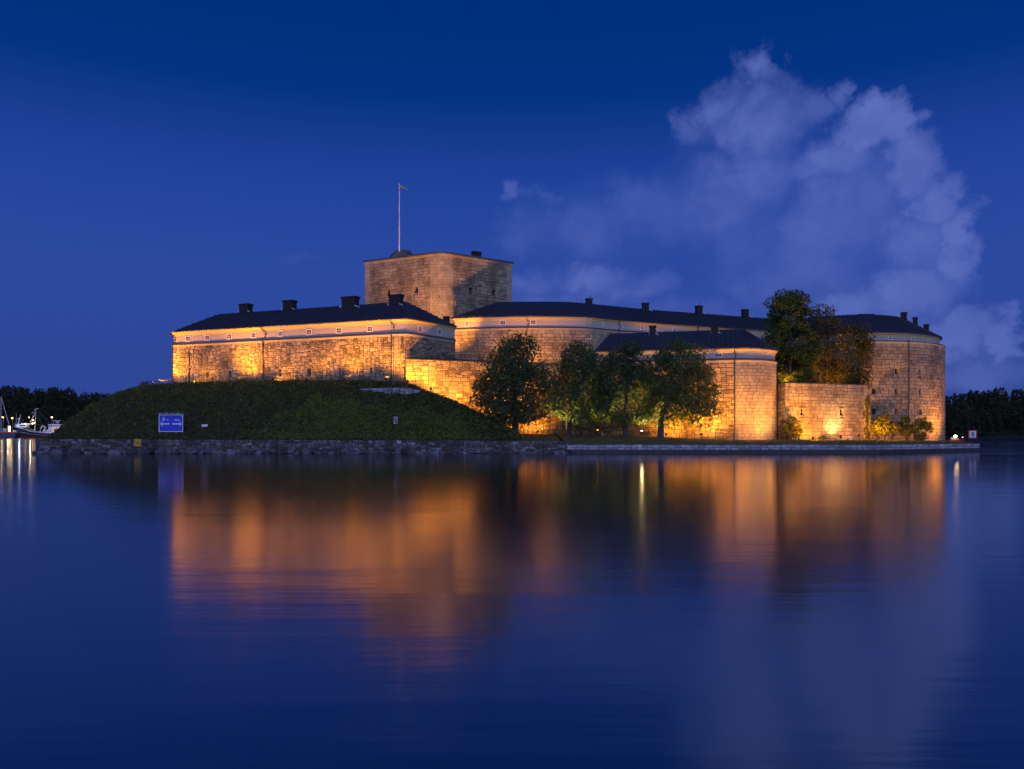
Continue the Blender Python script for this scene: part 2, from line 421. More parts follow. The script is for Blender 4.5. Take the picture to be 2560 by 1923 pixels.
def hill_z(x, y):
    x = np.asarray(x, float); y = np.asarray(y, float)
    zc = np.interp(x, cX, cZ); yc = np.interp(x, cX, cY); yt = toe(x); zt = quay_top(x)
    u = np.clip((y - yt) / np.maximum(yc - yt, .5), 0, 1)
    z = zt + (zc - zt) * (1 - (1 - u) ** 1.35)
    back = np.clip(y - yc - 1.5, 0, 40)
    z = z - np.where(x > -20, back * .35 * np.clip((x + 20) / 6, 0, 1), 0)
    bump = .22 * np.sin(x * .9 + 1.3 * np.sin(y * .5)) * np.sin(y * .8 + .6 * np.sin(x * .37)) + .12 * np.sin(x * 2.3 + y * 1.7)
    z = z + bump * np.clip(u * 4, 0, 1) * np.clip((1 - u) * 4, 0.15, 1) * np.clip((zc - zt) / 4, 0, 1)
    z = np.where(x > 1.0, z - (x - 1.0) * .5, z)
    return z
def ground_z(x, y):
    if x < 9.4: return float(max(hill_z(x, y), lawn_z(x, y) if x > -8 else -9))
    return float(lawn_z(x, y))
def ground_hit(px, py, y0=141.5, y1=200):
    y = y0; best = (9, y0)
    while y < y1:
        d = ground_z(X(px, y), y) - Z(py, y)
        if abs(d) < best[0]: best = (abs(d), y)
        if d > 0: break
        y += .1
    return best[1]

# ------------------------------------------------------------------ masonry, stone by stone
STONES = {}                                  # root name -> list of (score, verts, faces, material)
def pack_rubble(L, H, cw, ch, rr, sizes):
    nx = max(1, round(L / cw)); nz = max(1, round(H / ch)); occ = np.zeros((nx, nz), bool); out = []
    for j in range(nz):
        for i in range(nx):
            if occ[i, j]: continue
            w, h = rr.choice(sizes)
            w = min(w, nx - i); h = min(h, nz - j)
            while w > 1 and occ[i:i + w, j].any(): w -= 1
            while h > 1 and occ[i:i + w, j:j + h].any(): h -= 1
            occ[i:i + w, j:j + h] = True
            out.append((i / nx * L, (i + w) / nx * L, j / nz * H, (j + h) / nz * H))
    return out
def pack_courses(L, H, hr, wr, rr):
    z = 0; out = []
    while z < H - .05:
        h = rr.uniform(*hr)
        if H - z - h < hr[0] * .6: h = H - z
        s = 0; first = True
        while s < L - .02:
            w = rr.uniform(*wr)
            if first: w *= rr.uniform(.4, 1); first = False
            if L - s - w < wr[0] * .5: w = L - s
            out.append((s, s + w, z, z + h)); s += w
        z += h
    return out
STYLE = {'rubble': dict(kind='r', c=(.46, .40), sizes=[(1, 1), (2, 1), (2, 2), (3, 2), (2, 2), (3, 2), (1, 2), (3, 1), (2, 1)], warp=.16, gap=.04, dep=(.06, .15), ch=.16, mat='rubble'),
         'rubble_big': dict(kind='r', c=(.52, .40), sizes=[(2, 1), (2, 2), (3, 2), (3, 1), (2, 1), (3, 2), (4, 2)], warp=.13, gap=.04, dep=(.06, .14), ch=.14, mat='rubble'),
         'coursed': dict(kind='c', h=(.55, .85), w=(.8, 2.0), warp=.14, gap=.04, dep=(.05, .11), ch=.09, mat='coursed'),
         'tower': dict(kind='c', h=(.55, .95), w=(.8, 2.2), warp=.17, gap=.045, dep=(.05, .12), ch=.10, mat='tower'),
         'ashlar': dict(kind='c', h=(.55, .72), w=(.9, 1.7), warp=.015, gap=.032, dep=(.04, .07), ch=.05, mat='ashlar'),
         'quoin': dict(kind='c', h=(.6, .8), w=(.9, 1.5), warp=.01, gap=.02, dep=(.05, .08), ch=.04, mat='quoin'),
         'quay_rubble': dict(kind='r', c=(.42, .30), sizes=[(1, 1), (2, 1), (2, 2), (3, 2), (3, 1), (2, 1)], warp=.22, gap=.05, dep=(.04, .2), ch=.15, mat='quayrub')}
def masonry(root, path, s0, s1, z0, z1, style, holes=(), seed=0, gz=None, material=None, rects=None):
    st = STYLE[style]; rr = random.Random(seed)
    L = s1 - s0; H = z1 - z0
    if rects is None:
        rects = pack_rubble(L, H, *st['c'], rr, st['sizes']) if st['kind'] == 'r' else pack_courses(L, H, st['h'], st['w'], rr)
    acc = STONES.setdefault(root.name, [])
    amp = st['warp']; g = st['gap']
    for a, b, c, d in rects:
        a += s0; b += s0; c += z0; d += z0
        skip = False
        for h0, h1, k0, k1 in holes:
            if a < h1 and b > h0 and c < k1 and d > k0:
                left, right, low, up = h0 - a, b - h1, k0 - c, d - k1
                mx = max(left, right, low, up)
                if mx < .22: skip = True; break
                if mx == left: b = h0
                elif mx == right: a = h1
                elif mx == low: d = k0
                else: c = k1
        if skip or b - a < .15 or d - c < .12: continue
        pm = path.at((a + b) / 2)
        if gz is not None and gz(pm.x, pm.y) > d + .1: continue
        d0 = path.frame((a + b) / 2)[1]
        if d0.y > .35 and pm.normalized().dot(d0) > .25: continue      # turned away from the water
        w, h = b - a, d - c; ch = min(st['ch'], w * .28, h * .28)
        j = lambda: rr.uniform(.3, 1.0) * ch
        q1, q2, q3, q4, q5, q6, q7, q8 = [j() for _ in range(8)]
        a2, b2, c2, d2 = a + g / 2, b - g / 2, c + g / 2, d - g / 2
        ring = [(a2 + q1, c2), (b2 - q2, c2), (b2, c2 + q3), (b2, d2 - q4), (b2 - q5, d2), (a2 + q6, d2), (a2, d2 - q7), (a2, c2 + q8)]
        rw = []
        for (u, z) in ring:
            edge = min(1, (u - s0) / .5 + .05, (s1 - u) / .5 + .05, (z - z0) / .4 + .05, (z1 - z) / .4 + .05)
            if amp > .05:
                for h0, h1, k0, k1 in holes:
                    du = max(h0 - u, u - h1, k0 - z, z - k1); edge = min(edge, max(0, du / .5))
            v = noise.noise_vector(Vector((u * .75, z * .75, seed * 3.7)))
            rw.append((u + v.x * amp * edge * 1.6, z + v.y * amp * edge * 1.6))
        cu = sum(p[0] for p in rw) / 8; cz = sum(p[1] for p in rw) / 8
        dep = rr.uniform(*st['dep']); sh = 1 - min(.22, 2 * ch / min(w, h) * .55)
        tx, tz = rr.uniform(-.025, .025), rr.uniform(-.025, .025)
        vs = []
        for u, z in rw:
            p = path.at(u, -.03); vs.append((p.x, p.y, z))
        for u, z in rw:
            u2 = cu + (u - cu) * sh; z2 = cz + (z - cz) * sh
            p = path.at(u2, max(.008, dep + (u2 - cu) * tx + (z2 - cz) * tz)); vs.append((p.x, p.y, z2))
        fs = [(i, (i + 1) % 8, 8 + (i + 1) % 8, 8 + i) for i in range(8)] + [tuple(range(8, 16))]
        fac = max(0, -pm.normalized().dot(d0))
        score = w * h * fac / (pm.y * pm.y)
        acc.append((score, vs, fs, material or st['mat']))
def finish_stones(root, name='stone', limit=300):
    acc = sorted(STONES.pop(root.name, []), key=lambda t: -t[0])
    for sc, vs, fs, mt in acc[:limit]:
        mb = MB().add(vs, fs); a = np.array(vs).mean(0)
        mb.build(name, M[mt], root, org=tuple(a))
    rest = {}
    for sc, vs, fs, mt in acc[limit:]: rest.setdefault(mt, MB()).add(vs, fs)
    for mt, mb in rest.items():
        tag(mb.build('small_' + name + 's', M[mt], root), kind='stuff')
def wall_sheet(root, path, s0, s1, z0, z1, holes, material='mortar', name='wall_core'):
    """backing masonry with real openings"""
    ss = set([s0, s1]); zs = set([z0, z1])
    for c in path.c:
        if s0 < c < s1: ss.add(c)
    for h in holes:
        ss.update((h[0], h[1])); zs.update((h[2], h[3]))
    ss = sorted(v for v in ss if s0 <= v <= s1); zs = sorted(v for v in zs if z0 <= v <= z1)
    mb = MB(); idx = {}
    def vid(i, j):
        if (i, j) not in idx:
            p = path.at(ss[i]); mb.v.append((p.x, p.y, zs[j])); idx[(i, j)] = len(mb.v) - 1
        return idx[(i, j)]
    for i in range(len(ss) - 1):
        for j in range(len(zs) - 1):
            u, z = (ss[i] + ss[i + 1]) / 2, (zs[j] + zs[j + 1]) / 2
            if any(h[0] < u < h[1] and h[2] < z < h[3] for h in holes): continue
            mb.f.append((vid(i, j), vid(i + 1, j), vid(i + 1, j + 1), vid(i, j + 1)))
    return mb.build(name, M[material], root)

# ------------------------------------------------------------------ windows (local frame: x along the wall, y into it, z up from the sill)
MESHES = {}
def cached(key, fn):
    if key not in MESHES: MESHES[key] = fn()
    return MESHES[key]
def opening_meshes(w, h, kind, dep):
    """arched or square gun opening: stone surround, lined recess, pane or shutter"""
    key = (round(w, 2), round(h, 2), kind, dep)
    def mk():
        arch = .16 * w if kind != 'square' else 0.0
        n = 7
        def outline(x, zlo, zhi, ar, y):
            pts = [(-x, y, zlo), (x, y, zlo)]
            for i in range(n): 
                t = 1 - 2 * i / (n - 1); pts.append((x * t, y, zhi - ar + ar * math.sqrt(max(0, 1 - t * t * .98)) if ar else zhi))
            return pts
        wi = w / 2
        inner0 = outline(wi, 0, h, arch, -.07); inner1 = outline(wi * .86, .04, h - .03, arch, dep)
        o = .17
        outer0 = outline(wi + o, -.14, h + o * .8, arch, -.07); outer1 = outline(wi + o, -.14, h + o * .8, arch, .03)
        k = len(inner0)
        sur = MB()
        sur.add(outer0 + inner0, [(i, (i + 1) % k, k + (i + 1) % k, k + i) for i in range(k)])
        sur.add(outer0 + outer1, [((i + 1) % k, i, k + i, k + (i + 1) % k) for i in range(k)])
        rec = MB().add(inner0 + inner1, [(i, (i + 1) % k, k + (i + 1) % k, k + i) for i in range(k)])
        pane = MB().add(inner1, [tuple(range(k))])
        bars = MB()
        if kind == 'lit' or kind == 'arch':
            bars.box(-.03, .03, dep - .05, dep - .01, .05, h - .08)
            for f in ((.36, .68) if kind == 'lit' else (.5,)): bars.box(-wi * .84, wi * .84, dep - .045, dep - .012, h * f - .025, h * f + .025)
        sill = MB().box(-wi - .12, wi + .12, -.13, .05, -.12, .0)
        mt = 'quoin'
        return (sur.mesh('surround', M[mt]), rec.mesh('recess', M['ashlar' if kind != 'niche' else 'stonefill']),
                pane.mesh('pane', M[{'lit': 'glass2', 'arch': 'glass', 'square': 'shutter', 'shutter': 'shutter', 'niche': 'stonefill'}[kind]]),
                bars.mesh('bars', M['frame']) if bars.v else None, sill.mesh('sill', M['quoin']))
    return cached(key, mk)
def add_opening(root, path, s, z, w, h, kind='arch', dep=.55, name='embrasure'):
    p = path.at(s); t, n = path.frame(s)
    sur, rec, pane, bars, sill = opening_meshes(w, h, kind, dep)
    base = ORG[root.name]
    o = place(name, rec, root, Vector((p.x, p.y, z)) - base, math.atan2(t.y, t.x))
    place('surround', sur, o); place('pane', pane, o); place('sill', sill, o)
    if bars: place('glazing_bar', bars, o)
    return (s - w / 2, s + w / 2, z, z + h)
def attic_meshes(w, h, cols, casing):
    key = ('attic', round(w, 2), round(h, 2), cols, casing)
    def mk():
        c = .2; fr = MB()
        fr.box(-w / 2, -w / 2 + c, -.07, .03, 0, h); fr.box(w / 2 - c, w / 2, -.07, .03, 0, h)
        fr.box(-w / 2 + c, w / 2 - c, -.068, .03, h - c, h); fr.box(-w / 2 + c, w / 2 - c, -.068, .03, 0, c)
        fr.box(-w / 2 - .06, w / 2 + .06, -.12, .03, h + .002, h + .07)
        a, b, lo, hi = -w / 2 + c, w / 2 - c, c, h - c
        bars = MB(); 
        for i in range(1, cols): x = a + (b - a) * i / cols; bars.box(x - .03, x + .03, -.045, .008, lo, hi)
        zc = (lo + hi) / 2; bars.box(a, b, -.042, .006, zc - .03, zc + .03)
        panes = []
        for i in range(cols):
            for j in range(2):
                x0, x1 = a + (b - a) * i / cols, a + (b - a) * (i + 1) / cols; z0, z1 = (lo, zc) if j == 0 else (zc, hi)
                panes.append(((x0 + x1) / 2, z0, MB().box((x0 - x1) / 2 + .02, (x1 - x0) / 2 - .02, -.012, .005, .02, z1 - z0 - .02)))
        pm = panes[0][2].mesh('pane', M['glass'])
        return fr.mesh('window', M[casing]), bars.mesh('muntin', M[casing]), pm, [(x, z) for x, z, _ in panes]
    return cached(key, mk)
def add_attic_window(root, path, s, zmid, w, h, cols=3, casing='frame'):
    p = path.at(s, .012); t, n = path.frame(s)
    fr, bars, pm, spots = attic_meshes(w, h, cols, casing)
    o = place('window', fr, root, Vector((p.x, p.y, zmid - h / 2)) - ORG[root.name], math.atan2(t.y, t.x))
    place('muntin', bars, o)
    for x, z in spots: place('pane', pm, o, (x, 0, z))

# ------------------------------------------------------------------ roofs of standing-seam sheet
def clip_strip(poly, a, b):
    for sgn, lim in ((1, a), (-1, -b)):
        out = []
        for i in range(len(poly)):
            p, r = poly[i], poly[(i + 1) % len(poly)]
            ip, ir = sgn * p[0] >= lim - 1e-9, sgn * r[0] >= lim - 1e-9
            if ip: out.append(p)
            if ip != ir:
                t = (sgn * lim - p[0]) / (r[0] - p[0]); out.append((sgn * lim, p[1] + (r[1] - p[1]) * t))
        poly = out
        if len(poly) < 3: return []
    return poly
def panel(roof, poly, seam):
    """one sheet of roof metal with the standing seam along its first edge"""
    poly = [Vector(p) for p in poly]
    n = (poly[1] - poly[0]).cross(poly[-1] - poly[0]).normalized()
    if n.z < 0: n = -n; poly = poly[::-1]
    mb = MB().prism([p + n * .005 for p in poly], n * .035)
    p, r = Vector(seam[0]) + n * .03, Vector(seam[1]) + n * .03
    if (r - p).length > .3:
        side = (r - p).normalized().cross(n).normalized() * .045
        mb.prism([p - side, p + side, r + side, r - side], n * .15)
    mb.build('roof_sheet', M['metal'], roof, org=tuple(poly[0]))
def roof_face(roof, poly, width):
    """flat face, poly[0]->poly[1] is its eave"""
    P = [Vector(p) for p in poly]
    u = (P[1] - P[0]).normalized(); n = u.cross(P[-1] - P[0]).normalized()
    if n.z < 0: n = -n
    v = n.cross(u)
    q2 = [((p - P[0]).dot(u), (p - P[0]).dot(v)) for p in P]
    lo, hi = min(a for a, b in q2), max(a for a, b in q2)
    k = max(1, round((hi - lo) / width)); w = (hi - lo) / k
    for i in range(k):
        a, b = lo + i * w, lo + (i + 1) * w
        c = clip_strip(q2, a, b)
        if len(c) < 3: continue
        e = [b2 for a2, b2 in c if abs(a2 - a) < 1e-6]
        to3 = lambda t: P[0] + u * t[0] + v * t[1]
        seam = (to3((a, min(e))), to3((a, max(e)))) if len(e) > 1 else (to3(c[0]), to3(c[0]))
        panel(roof, [to3(t) for t in c], seam)
def roof_ruled(roof, E, Rg, width):
    for i in range(len(E) - 1):
        e0, e1, r0, r1 = Vector(E[i]), Vector(E[i + 1]), Vector(Rg[i]), Vector(Rg[i + 1])
        k = max(1, round((e1 - e0).length / width))
        for j in range(k):
            a, b = j / k, (j + 1) / k
            pa, pb, qa, qb = e0.lerp(e1, a), e0.lerp(e1, b), r0.lerp(r1, a), r0.lerp(r1, b)
            poly = [pa, pb, qb, qa] if (qb - qa).length > .02 else [pa, pb, qa]
            panel(roof, poly, (pa, qa))
def chimney(roof, x, y, z0, z1, w, d, rz=0.0, cowl=False, flash=True):
    mb = MB(); h = z1 - z0
    mb.box(-w / 2 * .86, w / 2 * .86, -d / 2 * .86, d / 2 * .86, -1.6, h * .72)
    mb.box(-w / 2 * .93, w / 2 * .93, -d / 2 * .93, d / 2 * .93, h * .72 + .002, h * .86)
    mb.box(-w / 2, w / 2, -d / 2, d / 2, h * .86 + .002, h)
    mb.box(-w / 2 * .7, w / 2 * .7, -d / 2 * .7, d / 2 * .7, h + .002, h + .05)
    o = mb.local('chimney', M['brickdark'], roof)
    o.location = Vector((x, y, z0)) - ORG[roof.name]; o.rotation_euler.z = rz
    if cowl: 
        c = MB().tube([(w * .2, 0, h), (w * .2, 0, h + .5), (w * .32, 0, h + .9)], .12, 8); c.v = [(a, b, e) for a, b, e in c.v]
        o2 = c.local('chimney_cowl', M['metal'], roof); o2.location = o.location; o2.rotation_euler.z = rz
    if flash:
        f = MB()
        f.prism([(-w * .5, -d * .62, -.5), (-w * .43, -d * .5, -.5), (-w * .43, -d * .5, .12), (-w * .5, -d * .62, -.1)], (.0, -.03, .02))
        f2 = MB()
        f2.prism([(w * .43, -d * .5, -.35), (w * .85, -d * .8, -.75), (w * .85, -d * .8, -.55), (w * .43, -d * .5, .0)], (.0, -.03, .02))
        o3 = f.local('flashing', M['flash'], roof); o3.location = o.location; o3.rotation_euler.z = rz
        o3 = f2.local('flashing', M['flash'], roof); o3.location = o.location; o3.rotation_euler.z = rz
def roof_base(root, polys, drop=.05):
    mb = MB()
    for p in polys: mb.add([(a, b, c - drop) for a, b, c in p], [tuple(range(len(p)))])
    return mb.build('roof', M['metal'], root)
def pipe(root, pts, r=.09):
    mb = MB().tube(pts, r, 8)
    for z in np.arange(pts[-1][2] + 1.5, pts[-2][2] - .5, 3.0):
        p = pts[-1]; mb.tube([(p[0], p[1], z), (p[0], p[1], z + .12)], r * 1.45, 8)
    mb.build('downpipe', M['pipe'], root)
def downpipe(root, low, up, s, zS, zE, zb, side=.55):
    """from the eave gutter, swan neck on the attic wall, then down the stone face"""
    i = up.s_px(low.at(s).x / low.at(s).y * FOC + MID)
    a = up.at(i, .62); b = up.at(i, .2); c = up.at(min(i + side, up.L), .18)
    d = low.at(s, .28); e = low.at(s, .2)
    pipe(root, [(a.x, a.y, zE + .05), (b.x, b.y, zE - .75), (c.x, c.y, zE - 1.1), (c.x, c.y, zS + .75), (d.x, d.y, zS + .3), (d.x, d.y, zS - .1), (e.x, e.y, zS - .5), (e.x, e.y, zb)])
def attic(root, low, zS, zE, setback, s0=0.0, s1=None, cornice=True, wallmat='boards'):
    """string course, lead-covered ledge, boarded storey and coved cornice over a stone wall"""
    up = low.off(-setback)
    sweep(MB(), low, [(.0, zS - .55), (.1, zS - .5), (.12, zS - .3), (.18, zS - .24), (.18, zS - .05), (.0, zS - .05)], True).build('string_course', M['mould'], root)
    sweep(MB(), low, [(.2, zS - .12), (.22, zS + .05), (-setback + .03, zS + .3), (-setback - .1, zS + .28), (.1, zS - .045)], False).build('ledge', M['metal'], root)
    w = MB(); sweep(w, up, [(0, zS - .2), (0, zE)]); w.build('attic_wall', M[wallmat], root)
    if cornice:
        sweep(MB(), up, [(.0, zE - .85), (.05, zE - .85), (.06, zE - .72), (.12, zE - .66), (.13, zE - .5), (.22, zE - .33), (.4, zE - .2), (.42, zE - .06), (.5, zE - .02), (.0, zE - .02)]).build('cornice', M['plaster'], root)
        sweep(MB(), up, [(.52, zE - .04), (.62, zE - .03), (.66, zE + .02), (.66, zE + .13), (.45, zE + .2)]).build('gutter', M['metal'], root)
    return up
# ================================================================== water, hill, lawn
def grid_mesh(name, xs, ys_of, zf, m):
    V = []; nx = len(xs); ny = None
    for x in xs:
        ys = ys_of(x); ny = len(ys)
        for y in ys: V.append((x, y, zf(x, y)))
    F = [(i * ny + j, (i + 1) * ny + j, (i + 1) * ny + j + 1, i * ny + j + 1) for i in range(nx - 1) for j in range(ny - 1)]
    return mesh_np(name, np.array(V), np.array(F), m, True)
m, k, b = new_mat('harbour water'); M['water'] = m
pos = k.node('ShaderNodeNewGeometry').outputs['Position']
b.inputs['Base Color'].default_value = (.001, .004, .016, 1)
b.inputs['IOR'].default_value = 3.5
pn = k.noise(k.vm('MULTIPLY', pos, (.012, .03, 1)).outputs[0], 1.0, 3, .5).outputs['Fac']
near = k.smooth(k.node('ShaderNodeSeparateXYZ', {'Vector': pos}).outputs[1], 62, 18, 0.0, 0.05)
k.set(b.inputs['Roughness'], k.m('ADD', near, k.smooth(pn, .35, .68, .09, .12)))
w1 = k.noise(k.vm('MULTIPLY', pos, (.16, .9, 1)).outputs[0], 1.0, 4, .55).outputs['Fac']
w2 = k.noise(k.vm('MULTIPLY', pos, (.05, .22, 1)).outputs[0], 1.0, 3, .5).outputs['Fac']
bp = k.node('ShaderNodeBump', {'Height': k.m('ADD', w1, k.m('MULTIPLY', w2, 2.0)), 'Strength': 0.028, 'Distance': .35})
k.l.new(bp.outputs[0], b.inputs['Normal'])
water = MB().add([(-6000, -300, 0), (6000, -300, 0), (6000, 9000, 0), (-6000, 9000, 0)], [(0, 1, 2, 3)]).build('water', M['water'], org=(0, 0, 0))
tag(water, kind='structure')
hx = np.concatenate([np.arange(-97.5, -78, .9), np.arange(-78, 6, 1.0)])
hill = bpy.data.objects.new('hill', grid_mesh('hill', hx, lambda x: [float(toe(x)) - 1.7 + t for t in np.concatenate([[0, .9], np.linspace(1.7, 14, 14), np.linspace(15, 38, 18), [60]])], lambda x, y: float(hill_z(x, y)), M['soil']))
tag(link(hill), kind='structure')
def lawn_ys(x):
    y0 = 140.12 if x < 64.4 else 140.12 + (x - 64.4) * .6227
    if x > 91.7: y0 = 157.1 + (x - 91.7) * 2.94
    return list(y0 + (210 - y0) * np.linspace(0, 1, 46) ** 1.6)
lx = np.concatenate([np.arange(9.3, 107, 1.0), [107.9]])
lawn = bpy.data.objects.new('lawn', grid_mesh('lawn', lx, lawn_ys, lambda x, y: float(lawn_z(x, y)), M['lawn']))
tag(link(lawn), kind='structure')
lw2 = bpy.data.objects.new('lawn', grid_mesh('lawn', np.arange(-8, 9.4, .8), lambda x: list(np.linspace(144, 200, 40)), lambda x, y: float(lawn_z(x, y)) - .003, M['lawn']))
tag(link(lw2), kind='structure')
for nm, poly, z in (('courtyard_ground', [(-20, 156), (-3.7, 163.5), (8, 169), (17.6, 167), (30, 190), (30, 200), (-13, 200), (-12, 168)], 17.55),
                    ('terrace_ground', [(55.6, 163.6), (74.8, 170.9), (77, 174), (77, 182), (66, 200), (50, 200), (54.5, 185)], 13.15)):
    tag(MB().add([(x, y, z) for x, y in poly], [tuple(range(len(poly)))]).build(nm, M['soil'], org=(poly[0][0], poly[0][1], z)), kind='structure')

# ================================================================== A: long west wing on the hill
A = thing('fortress_wing', 'long stone wing with hipped black roof standing on the grassy mound', 'building', (-21, 156, 14))
P0, P1, P2 = Vector((X(432, 177), 177, 0)), Vector((X(1016, 156), 156, 0)), Vector((X(1138, 168), 168, 0))
dA = (P1 - P0).normalized(); nA = Vector((-dA.y, dA.x, 0)); dE = (P2 - P1).normalized()
P3 = P0 + nA * 14.2 + dA * .5
rc = 1.6
lowA = Path([(P3.x, P3.y), (P0.x, P0.y)] + [tuple((P1 - dA * rc * (1 - t) ** 2 + dE * rc * t ** 2)[:2]) for t in np.linspace(0, 1, 7)] + [(P2.x, P2.y)])
sA0 = lowA.c[1]; sA1 = lowA.c[5]
zSA, zEA = 23.1, 25.85
spx = lambda path, px, lo=0: path.s_px(px, lo)
holesA = []
for px, py, kind in [(476, 938, 'niche'), (519, 938, 'shutter'), (575, 936, 'shutter'), (636, 934, 'niche'), (700, 932, 'arch'), (773, 930, 'shutter'), (850, 928, 'lit'), (929, 928, 'lit')]:
    s = spx(lowA, px, sA0); Y = lowA.at(s).y; k2 = Y / FOC
    w, h = {'niche': (1.35, 1.6), 'shutter': (.95, 1.55), 'arch': (1.15, 1.6), 'lit': (.75, 1.5)}[kind]
    holesA.append(add_opening(A, lowA, s, Z(py, Y) - h / 2, w, h, kind, .28 if kind == 'niche' else .5))
wall_sheet(A, lowA, 0, lowA.L, 9, zSA, holesA)
sq = spx(lowA, 985, sA0)
for (a, bb, sty, sd) in [(sA0, sq, 'rubble', 1), (sq, sA1, 'coursed', 2), (sA1, lowA.L, 'rubble', 3), (0, sA0, 'rubble', 4)]:
    masonry(A, lowA, a, bb, 12.6, zSA - .5, sty, holesA, sd, None)
finish_stones(A)
upA = attic(A, lowA, zSA, zEA, .12)
for px in (470.5, 518.6, 573.6, 634.4, 702, 772.5, 847.4, 925.1):
    s = upA.s_px(px, upA.c[1]); add_attic_window(A, upA, s, 24.3, 1.42, 1.25)
for px in (1050, 1098):
    s = upA.s_px(px, upA.c[6]); add_attic_window(A, upA, s, 24.3, 1.35, 1.25)
for px in (660, 979):
    downpipe(A, lowA, upA, spx(lowA, px, sA0), zSA, zEA, 13)
downpipe(A, lowA, upA, sA0 + .35, zSA, zEA, 13)
e = lowA.at(spx(lowA, 475, sA0), .16); pipe(A, [(e.x, e.y, 22.3), (e.x, e.y, 18), (e.x, e.y, 13)], .07)
o = .1
E0, E1, E2, E3 = P0 - dA * o - nA * o, P1 + dA * o - nA * o, P2 + dE * .3 + dA * .3, P3 - dA * o + nA * .5
def solve_px(p, d, px):
    k2 = (px - MID) / FOC; t = (k2 * p.y - p.x) / (d.x - k2 * d.y); return p + d * t
RR = solve_px(P0 + nA * 7.6, dA, 1015); RL = solve_px(P0 + nA * 7.6, dA, 546)
zRA = Z(755, RR.y)
ev = [Vector((p.x, p.y, zEA + .14)) for p in (E0, E1, E2, E3)]
RR = Vector((RR.x, RR.y, zRA)); RL = Vector((RL.x, RL.y, zRA))
facesA = [[ev[0], ev[1], RR, RL], [ev[1], ev[2], RR], [ev[2], ev[3], RL, RR], [ev[3], ev[0], RL]]
roofA = roof_base(A, facesA)
for f in facesA[:2] + facesA[3:]: roof_face(roofA, f, .95)
roof_face(roofA, facesA[2], 1.6)
azA = math.atan2(dA.y, dA.x)
for px, y0, y1, wpx in [(614.7, 777, 760.5, 31), (724.5, 771, 752, 33), (876, 765, 742.5, 45), (990.5, 760, 737.5, 35)]:
    p = solve_px(Vector((RL.x, RL.y, 0)) - nA * .5, dA, px)
    chimney(roofA, p.x, p.y, Z(y0, p.y), Z(y1, p.y), wpx * p.y / FOC, 1.9, azA)
pc = solve_px(P1.lerp(P2, .82) + Vector((-1.5, 1.2, 0)), dE, 1116)
chimney(roofA, pc.x, pc.y, Z(806, pc.y), Z(792, pc.y), 18 * pc.y / FOC, 1.3, 0, flash=False)

# ================================================================== B: low curtain wall in the middle
B = thing('curtain_wall', 'lower stone curtain wall with dark coping between the mound and the trees', 'wall', (-3.75, 163, 3.2))
lowB = Path([(-19.0, 159.5), (X(1014, 155), 155), (X(1234, 163), 163), (8, 168.4), (18.2, 167.2)])
zB = 17.95
wall_sheet(B, lowB, 0, lowB.L, 1.5, zB, [])
masonry(B, lowB, lowB.c[1], lowB.c[2], 2.6, zB, 'rubble_big', [], 11, lambda x, y: ground_z(x, y - 1.2))
masonry(B, lowB, lowB.c[2], lowB.c[3], 2.6, zB, 'rubble_big', [], 12, None)
masonry(B, lowB, lowB.c[3], lowB.L, 2.6, zB, 'rubble_big', [], 13, None)
finish_stones(B)
sweep(MB(), lowB, [(.22, zB), (.24, zB + .1), (-1.3, zB + .5), (-1.3, zB - .3), (-.05, zB)], True).build('coping', M['metal'], B)

# ================================================================== T: central tower
T = thing('stone_tower', 'tall square stone keep with rounded corner rising behind the roofs', 'tower', (-18, 199, 14))
TL, TC, TR = Vector((X(913, 210), 210, 0)), Vector((X(1104, 199), 199, 0)), Vector((X(1279, 211.7), 211.7, 0))
d1 = (TC - TL).normalized(); d2 = (TR - TC).normalized(); rc = 3.0
n1 = Vector((-d1.y, d1.x, 0)); TB = TL + (TR - TC)
lowT = Path([(TB.x, TB.y), (TL.x, TL.y)] + [tuple((TC - d1 * rc * (1 - t) ** 2 + d2 * rc * t ** 2)[:2]) for t in np.linspace(0, 1, 9)] + [(TR.x, TR.y), (TB.x, TB.y)])
zT = Z(640, 199)
holesT = []
for px, py, w, h in [(970.6, 731, 1.45, 1.75), (1040, 725, 1.45, 1.75), (1177, 727.5, 1.4, 1.75), (1235, 733, 1.4, 1.75), (1178, 785, 1.4, 1.6)]:
    s = lowT.s_px(px, lowT.c[1], lowT.c[11]); Y = lowT.at(s).y
    holesT.append(add_opening(T, lowT, s, Z(py, Y) - h / 2, w, h, 'square' if False else 'shutter', .9))
wall_sheet(T, lowT, 0, lowT.L, 14, zT, holesT)
c2, c10 = lowT.c[2], lowT.c[10]
masonry(T, lowT, lowT.c[1], lowT.c[1] + 1.5, 27, zT, 'quoin', holesT, 21)
masonry(T, lowT, lowT.c[1] + 1.5, c2 - .4, 27, zT, 'tower', holesT, 22)
masonry(T, lowT, c2 - .4, c10 + .4, 27, zT, 'quoin', holesT, 23)
masonry(T, lowT, c10 + .4, lowT.c[11] - 1.6, 27, zT, 'tower', holesT, 24)
masonry(T, lowT, lowT.c[11] - 1.6, lowT.c[11], 27, zT, 'quoin', holesT, 25)
finish_stones(T)
sweep(MB(), lowT, [(0, zT), (.1, zT + .02), (.14, zT + .25), (.32, zT + .42), (.34, zT + .72), (.0, zT + .72)]).build('cornice', M['ashlar'], T)
tt = lowT.off(.42)
sweep(MB(), tt, [(-.5, zT + .724), (.0, zT + .724), (.05, zT + .85), (.03, zT + 1.2), (-.6, zT + 1.32)]).build('roof_edge', M['metal'], T)
cen = (TL + TR) / 2
rt = MB(); ring = [(p.x, p.y, zT + 1.25) for p in tt.off(-.4).p[:-1]]
